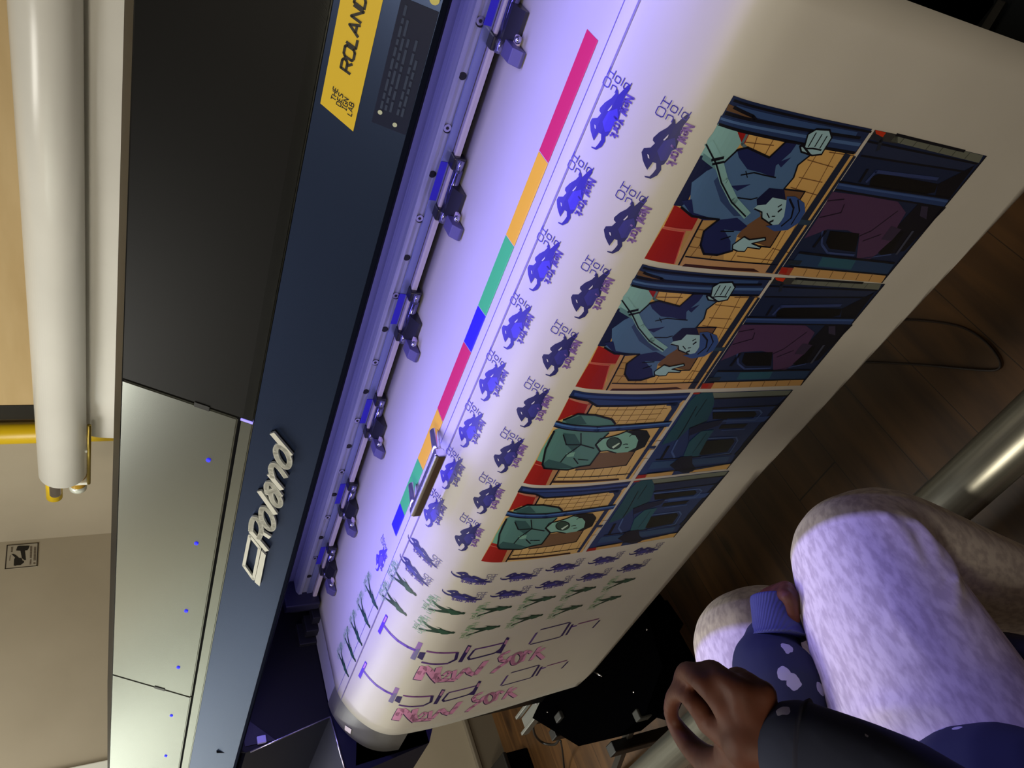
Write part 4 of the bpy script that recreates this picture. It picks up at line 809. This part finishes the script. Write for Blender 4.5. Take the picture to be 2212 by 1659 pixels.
# surveillance sign on the left wall
def wl(px, py): return at(px, py, X=WX)
A0, A1, A2, A3 = wl(14.5, 1178), wl(83.5, 1173), wl(81, 1224), wl(12, 1230)
y0 = (A2.y+A3.y)/2; y1 = (A0.y+A1.y)/2; z1_ = max(A0.z, A3.z); z0_ = (A1.z+A2.z)/2
sg = empty('wall_sign', (WX, (y0+y1)/2, (z0_+z1_)/2), 'small square camera surveillance sign on the left wall', 'sign')
bm = bmesh.new(); box(bm, WX, WX+.002, y0, y1, z0_, z1_); link('sign_plate', bm, mat('sign_grey', (168, 160, 144), .5), sg)
def sgn(u, v, off=.0026): return Vector((WX+off, y0+(y1-y0)*u, z0_+(z1_-z0_)*v))
bm = bmesh.new()
for a in ([(0, 0), (1, 0), (1, .035), (0, .035)], [(0, .965), (1, .965), (1, 1), (0, 1)], [(0, 0), (.03, 0), (.03, 1), (0, 1)], [(.97, 0), (1, 0), (1, 1), (.97, 1)]):
    bm.faces.new([bm.verts.new(sgn(*p)) for p in a])
link('sign_border', bm, mat('sign_ink_brown', (50, 42, 34), .6), sg)
def sq(p):      # crop coordinates of the sign -> (u, v)
    w_ = at(p[0]/13.825, 1140+p[1]/13.825, X=WX); return ((w_.y-y0)/(y1-y0), (w_.z-z0_)/(z1_-z0_))
bm = bmesh.new()
for poly in ([(480, 690), (520, 570), (560, 550), (885, 545), (860, 620), (820, 680), (745, 690), (775, 975), (735, 980), (655, 920), (610, 700)], [(340, 795), (410, 790), (480, 830), (570, 910), (640, 915), (680, 1000), (720, 1000), (715, 1050), (620, 1125), (500, 1130), (470, 1150), (410, 1140), (420, 960), (450, 900)]):
    vs = [bm.verts.new(sgn(*sq(p))) for p in poly]; f = bm.faces.new(vs); bmesh.ops.triangulate(bm, faces=[f])
link('camera_symbol', bm, mat('sign_black', (16, 12, 10), .6), sg)
bm = bmesh.new()
for poly in ([(330, 590), (395, 580), (375, 745), (325, 745)], [(900, 560), (965, 560), (945, 925), (890, 925)], [(895, 960), (940, 955), (930, 1120), (880, 1120)], [(1015, 580), (1080, 580), (1070, 995), (1000, 995)], [(1000, 1050), (1060, 1050), (1060, 1100), (995, 1100)], [(290, 860), (320, 820), (300, 1000), (272, 1000)]):
    # lettering too small to read: rows of short dashes
    a, b, c_, d_ = [sq(p) for p in poly]; n = max(2, int(abs((d_[0]-a[0])*22)))
    for k in range(n):
        t0, t1 = k/n, (k+.72)/n; L = lambda p, q_, t: (p[0]+(q_[0]-p[0])*t, p[1]+(q_[1]-p[1])*t)
        bm.faces.new([bm.verts.new(sgn(*p)) for p in (L(a, d_, t0), L(b, c_, t0), L(b, c_, t1), L(a, d_, t1))])
link('sign_lettering', bm, mat('sign_ink_grey', (96, 84, 70), .6), sg)

# ================================================================ PERSON
skin = noisy('brown_skin', (84, 43, 27), (70, 35, 22), 30, .62, spec=.3)
def make_pants():
    M = noisy('heather_sweatpants', (232, 222, 216), (202, 190, 188), 110, .9, (1.6, .45, .8), bump=.1, lo=.40, hi=.62, detail=3, spec=.2); return M
pants = make_pants()
def make_hoodie():
    M = mat('navy_sweatshirt', (38, 42, 82), .9, spec=.2); b = M.node_tree.nodes['Principled BSDF']
    tc = nd(M, 'ShaderNodeTexCoord'); ns = nd(M, 'ShaderNodeTexNoise', Scale=60, Detail=2)
    mxv = nd(M, 'ShaderNodeMix', data_type='RGBA'); mxv.inputs[0].default_value = .012; ln(M, tc.outputs['Object'], mxv.inputs[6]); ln(M, ns.outputs['Color'], mxv.inputs[7]); ln(M, tc.outputs['Object'], ns.inputs['Vector'])
    vo = nd(M, 'ShaderNodeTexVoronoi', Scale=38, Randomness=1.0); ln(M, mxv.outputs[2], vo.inputs['Vector'])
    sep = nd(M, 'ShaderNodeSeparateColor'); ln(M, vo.outputs['Color'], sep.inputs[0])
    th = nd(M, 'ShaderNodeMapRange'); th.inputs['From Min'].default_value = .12; th.inputs['From Max'].default_value = 1; th.inputs['To Min'].default_value = 0.0; th.inputs['To Max'].default_value = .36; ln(M, sep.outputs[0], th.inputs['Value'])
    lt = nd(M, 'ShaderNodeMath', operation='LESS_THAN'); ln(M, vo.outputs['Distance'], lt.inputs[0]); ln(M, th.outputs[0], lt.inputs[1])
    cm = nd(M, 'ShaderNodeMix', data_type='RGBA'); cm.inputs[6].default_value = (*lin((44, 48, 66)), 1); cm.inputs[7].default_value = (*lin((168, 165, 176)), 1); ln(M, lt.outputs[0], cm.inputs[0]); ln(M, cm.outputs[2], b.inputs['Base Color'])
    return M
hoodie = make_hoodie()
def organic(name, build, M, parent, voxel=.004, sm=8):
    bm = bmesh.new(); build(bm); o = link(name, bm, M, parent, True)
    r = o.modifiers.new('fuse', 'REMESH'); r.mode = 'VOXEL'; r.voxel_size = voxel; r.use_smooth_shade = True
    s = o.modifiers.new('soft', 'SMOOTH'); s.factor = .6; s.iterations = sm
    return o
per = empty('person', (-.70, .0, 0), 'person seated at the printer in pale sweatpants and navy spattered sweatshirt, one hand raised', 'person')
# --- skin body: one continuous surface (torso core, neck, head, arms, hands, legs, feet)
def finger(bm, pts, r0, r1, n=5):
    P = spline(pts, 5); k = len(P)-1
    tube(bm, P, [r0+(r1-r0)*i/k for i in range(k+1)], 12, 'round')
HZ = .935
wr = at(1745, 1622, z=HZ-.02); pc_ = at(1628, 1598, z=HZ)
kn = [at(1531, 1560, z=HZ+.005), at(1556, 1512, z=HZ+.015), at(1600, 1492, z=HZ+.01), at(1650, 1500, z=HZ-.005)]
def body(bm):
    tube(bm, [(-.78, -.10, .50), (-.78, -.14, .66), (-.775, -.20, .85), (-.77, -.25, .98)], [.12, .11, .125, .10], 20, 'round')
    tube(bm, [(-.97, -.24, 1.02), (-.77, -.26, 1.04), (-.57, -.24, 1.02)], [.055, .06, .055], 16, 'round')
    tube(bm, [(-.77, -.26, 1.02), (-.77, -.245, 1.14)], [.055, .052], 16, 'round')
    ball(bm, (-.77, -.20, 1.23), .095, (.80, .98, 1.18), 24)
    tube(bm, [(-.77, -.125, 1.245), (-.77, -.092, 1.215)], [.012, .017], 10, 'round')      # nose
    tube(bm, [(-.795, -.118, 1.178), (-.77, -.110, 1.176), (-.745, -.118, 1.178)], [.006, .009, .006], 8, 'round')   # lips
    for sx in (-1, 1): ball(bm, (-.77+sx*.078, -.205, 1.225), .024, (.4, .7, 1.2), 10)
    # right arm to wrist
    el = at(2060, 1800, z=.80)
    tube(bm, [(-.57, -.24, 1.0), (-.51, -.18, .87), el], [.045, .042, .038], 14, 'round'); tube(bm, [el, wr.lerp(el, .5), wr], [.034, .028, .020], 14, 'round')
    # right palm
    tube(bm, [wr, wr.lerp(pc_, .6), pc_], [0.0200, 0.0232, 0.0264], 14, 'round')
    for a in kn: tube(bm, [wr.lerp(pc_, .3), pc_.lerp(a, .5), a], [0.0184, 0.0172, 0.0112], 14, 'round')
    tube(bm, [wr.lerp(pc_, .3), at(1640, 1650, z=HZ-.01), at(1585, 1625, z=HZ-.01)], [0.0192, 0.0208, 0.0176], 14, 'round')
    finger(bm, [kn[0], at(1505, 1522, z=HZ+.012), at(1478, 1496, z=HZ+.005), at(1458, 1502, z=HZ-.01), at(1450, 1528, z=HZ-.02), at(1450, 1548, z=HZ-.025)], .0104, .0074)
    finger(bm, [kn[1], at(1520, 1476, z=HZ+.020), at(1488, 1450, z=HZ+.008), at(1474, 1462, z=HZ-.012), at(1476, 1486, z=HZ-.022)], .0104, .0078)
    finger(bm, [kn[2], at(1562, 1466, z=HZ+.012), at(1535, 1446, z=HZ), at(1518, 1458, z=HZ-.02), at(1520, 1480, z=HZ-.03)], .0102, .0076)
    finger(bm, [kn[3], at(1618, 1474, z=HZ-.005), at(1590, 1458, z=HZ-.018), at(1572, 1470, z=HZ-.035)], .0092, .0070)
    finger(bm, [at(1600, 1640, z=HZ-.01), at(1545, 1648, z=HZ-.02), at(1505, 1625, z=HZ-.028), at(1475, 1590, z=HZ-.03), at(1455, 1560, z=HZ-.028)], .0165, .0080)
    # left arm and hand lying in the lap
    w2 = at(1672, 1305, z=.605)
    el2 = Vector((-.92, -.05, .70)); tube(bm, [(-.97, -.24, 1.0), (-.95, -.16, .86), el2], [.045, .042, .038], 14, 'round'); tube(bm, [el2, (-.79, .12, .68), w2], [.036, .033, .024], 14, 'round')
    p2 = at(1684, 1290, z=.598); tube(bm, [w2, p2], [.018, .019], 14, 'round')
    for k, (a, b, c, z_) in enumerate([((1696, 1284), (1708, 1300), (1716, 1340), .640), ((1700, 1275), (1714, 1290), (1719, 1318), .628), ((1694, 1270), (1706, 1272), (1712, 1288), .616)]):
        finger(bm, [p2, at(*a, z=z_), at(*b, z=z_), at(*c, z=z_-.012)], .0098, .0080)
    finger(bm, [p2, at(1682, 1276, z=.61), at(1694, 1268, z=.605)], .010, .009)
    # legs inside the trousers, feet
    for hip, knee, ank, toe in LEGS:
        tube(bm, [hip, knee, ank], [.06, .045, .035], 14, 'round'); tube(bm, [ank, Vector(ank)+Vector((0, .01, -.03)), toe], [.034, .038, .030], 14, 'round')
LEGS = [((-.67, -.08, .545), (-.610, .318, .530), (-.64, .14, .10), (-.61, .26, .035)), ((-.89, -.08, .545), (-.862, .330, .530), (-.87, .16, .10), (-.88, .28, .035))]
organic('body', body, skin, per, .0035, 6)
for sx in (-1, 1):
    bm = bmesh.new(); ball(bm, (-.77+sx*.031, -.118, 1.236), .011); link('eye', bm, mat('eye_dark', (40, 26, 22), .2), per, True)
def hair(bm):
    ball(bm, (-.77, -.222, 1.262), .105, (.84, .96, 1.02), 24)
organic('hair', hair, mat('black_hair', (14, 12, 12), .8), per, .006, 3)
THN = [Vector((-.672, -.10, .565)), Vector((-.655, .06, .562)), Vector((-.630, .20, .556)), Vector((-.612, .305, .540))]; RTN = (.132, .122, .104, .088)
THF = [Vector((-.89, -.10, .565)), Vector((-.885, .08, .558)), Vector((-.875, .22, .550)), Vector((-.868, .325, .535))]; RTF = (.118, .110, .098, .086)
SHN = [Vector((-.610, .312, .530)), Vector((-.606, .315, .48)), Vector((-.618, .255, .34)), Vector((-.64, .17, .12))]; RSN = (.082, .075, .066, .052)
SHF = [Vector((-.866, .330, .525)), Vector((-.866, .330, .48)), Vector((-.868, .27, .34)), Vector((-.872, .18, .12))]; RSF = (.082, .077, .072, .055)
def ramp(r, n=4): return [v.x for v in spline([(a, 0, 0) for a in r], n)]
def on_leg(px, py, lift=0):
    d = ray(px, py).normalized(); best = None
    segs = []
    for P, Rr in ((THN, RTN), (THF, RTF), (SHN, RSN)):
        for k in range(3): segs.append((P[k], P[k+1], Rr[k], Rr[k+1]))
    t = .3
    while t < 2.5:
        p = EYE+d*t; m_ = 9
        for a, b, ra, rb in segs:
            u = max(0, min(1, (p-a).dot(b-a)/(b-a).length_squared)); m_ = min(m_, (p-a.lerp(b, u)).length-(ra+(rb-ra)*u))
        if m_ < .0015: return p-d*lift
        t += max(.001, m_*.9)
    return EYE+d*1.1
def trousers(bm):
    tube(bm, [(-.91, -.09, .565), (-.78, -.10, .575), (-.65, -.09, .565)], [.120, .125, .125], 20, 'round')
    for P, Rr in ((THN, RTN), (SHN, RSN), (THF, RTF), (SHF, RSF)): tube(bm, spline(P, 4), ramp(Rr), 24, 'round')
    for pts, r in (([(1870, 1092), (1925, 1125), (1965, 1175), (1992, 1240)], .008), ([(1925, 1098), (1985, 1140), (2020, 1200), (2030, 1262)], .009), ([(1995, 1150), (2045, 1205), (2062, 1270), (2062, 1330)], .009),
                   ([(1800, 1572), (1880, 1540), (1980, 1528), (2090, 1530)], .010), ([(1830, 1540), (1900, 1512), (2000, 1490)], .006), ([(1905, 1300), (1960, 1370), (2040, 1440)], .006)):
        P = [on_leg(*p, lift=-r*.45) for p in pts]; n_ = len(spline(P, 5)); tube(bm, spline(P, 5), [r*(.35+.65*math.sin(math.pi*k/(n_-1))) for k in range(n_)], 10, 'round')
organic('sweatpants', trousers, pants, per, .006, 10)
def sweat(bm):
    tube(bm, [(-.78, -.10, .60), (-.78, -.125, .70), (-.775, -.19, .86), (-.77, -.25, 1.0)], [.150, .148, .158, .115], 24, 'round')
    tube(bm, [(-.98, -.24, 1.01), (-.77, -.26, 1.05), (-.56, -.24, 1.01)], [.07, .075, .07], 18, 'round')
    el = at(2060, 1800, z=.80); wc = wr.lerp(pc_, .12)
    tube(bm, [(-.57, -.24, 1.0), (-.51, -.18, .88), el], [.062, .056, .050], 18, 'round'); tube(bm, [el, wr.lerp(el, .6), wr.lerp(el, .3), wc], [.050, .050, .044, .037], 18, 'round')
    tube(bm, [(-.92, -.09, .65), (-.74, -.035, .655), (-.60, -.015, .645)], [.12, .125, .115], 20, 'round')
    el2 = Vector((-.92, -.05, .70)); tube(bm, [(-.97, -.24, 1.0), (-.955, -.16, .86), el2], [.065, .060, .056], 18, 'round')
    tube(bm, spline([el2, (-.82, .07, .70), at(1690, 1520, z=.675), at(1667, 1440, z=.655), at(1668, 1392, z=.64)], 4), [.056, .056, .056, .056, .055, .054, .053, .052, .052, .052, .051, .050, .049, .047, .044, .040, .036], 20, 'round')
    tube(bm, [at(1612, 1400, z=.69), at(1628, 1450, z=.70), at(1632, 1500, z=.705)], [.006, .008, .008], 8, 'round')
    # hem and waist fold
    tube(bm, spline([(-.92, -.06, .665), (-.84, .01, .675), (-.72, .01, .678), (-.62, -.03, .67)], 4), .028, 12, 'round')
organic('sweatshirt', sweat, hoodie, per, .005, 6)
# ribbed cuff in the lap
def ribmat():
    M = mat('ribbed_cuff_navy', (66, 70, 112), .9, spec=.2); b = M.node_tree.nodes['Principled BSDF']
    tc = nd(M, 'ShaderNodeTexCoord'); wv = nd(M, 'ShaderNodeTexWave', Scale=1.0); wv.wave_type = 'BANDS'; wv.bands_direction = 'X'; mp = nd(M, 'ShaderNodeMapping'); mp.inputs['Scale'].default_value = (90, 90, 0); mp.inputs['Rotation'].default_value = (0, 0, .5)
    ln(M, tc.outputs['Object'], mp.inputs[0]); ln(M, mp.outputs[0], wv.inputs['Vector']); bp = nd(M, 'ShaderNodeBump', Strength=.6, Distance=.001); ln(M, wv.outputs['Fac'], bp.inputs['Height']); ln(M, bp.outputs[0], b.inputs['Normal']); return M
rib = ribmat()
bm = bmesh.new(); tube(bm, spline([at(1681, 1378, z=.640), at(1677, 1345, z=.634), at(1670, 1312, z=.628), at(1667, 1290, z=.624)], 4), [.036, .0335, .032, .031, .030, .0295, .029, .0285, .028, .028, .028, .0275, .027], 28); link('sleeve_cuff', bm, rib, per, True)
wc = wr.lerp(pc_, .15); bm = bmesh.new(); tube(bm, [wr, wc, wr.lerp(pc_, .34)], [.0385, .034, .030], 28); link('sleeve_cuff', bm, mat('dark_cuff', (30, 32, 52), .9), per, True)
for hip, knee, ank, toe in LEGS:
    bm = bmesh.new(); a = Vector(ank); t = Vector(toe); tube(bm, spline([a+Vector((0, -.035, -.055)), a+Vector((0, .02, -.05)), a.lerp(t, .7)+Vector((0, .02, -.01)), t+Vector((0, .05, 0))], 4), [.036, .042, .045, .045, .044, .044, .044, .043, .042, .040, .038, .035, .030], 18, 'round')
    for v in bm.verts: v.co.z = max(v.co.z, .004)
    link('shoe', bm, mat('dark_trainer', (28, 28, 34), .6), per, True)
st = empty('stool', (-.76, -.04, 0), 'black round stool under the seated person', 'stool')
bm = bmesh.new(); tube(bm, [(-.72, -.01, .425), (-.72, -.01, .43), (-.72, -.01, .458), (-.72, -.01, .465)], [.215, .225, .225, .21], 48); link('seat', bm, mat('stool_black', (14, 14, 24), .7), st, True)
bm = bmesh.new(); tube(bm, [(-.72, -.01, .06), (-.72, -.01, .425)], .025, 20); link('column', bm, blackp, st, True)
for k in range(5):
    t = 2*math.pi*k/5+.3; bm = bmesh.new(); tube(bm, [(-.72, -.01, .07), (-.72+.24*math.cos(t), -.01+.24*math.sin(t), .045)], [.02, .012], 10); lg = link('leg', bm, blackp, st, True)
    bm = bmesh.new(); disc(bm, (-.72+.24*math.cos(t), -.01+.24*math.sin(t), .022), (math.sin(t), -math.cos(t), 0), .022, .02); link('castor', bm, blackp, lg, True)
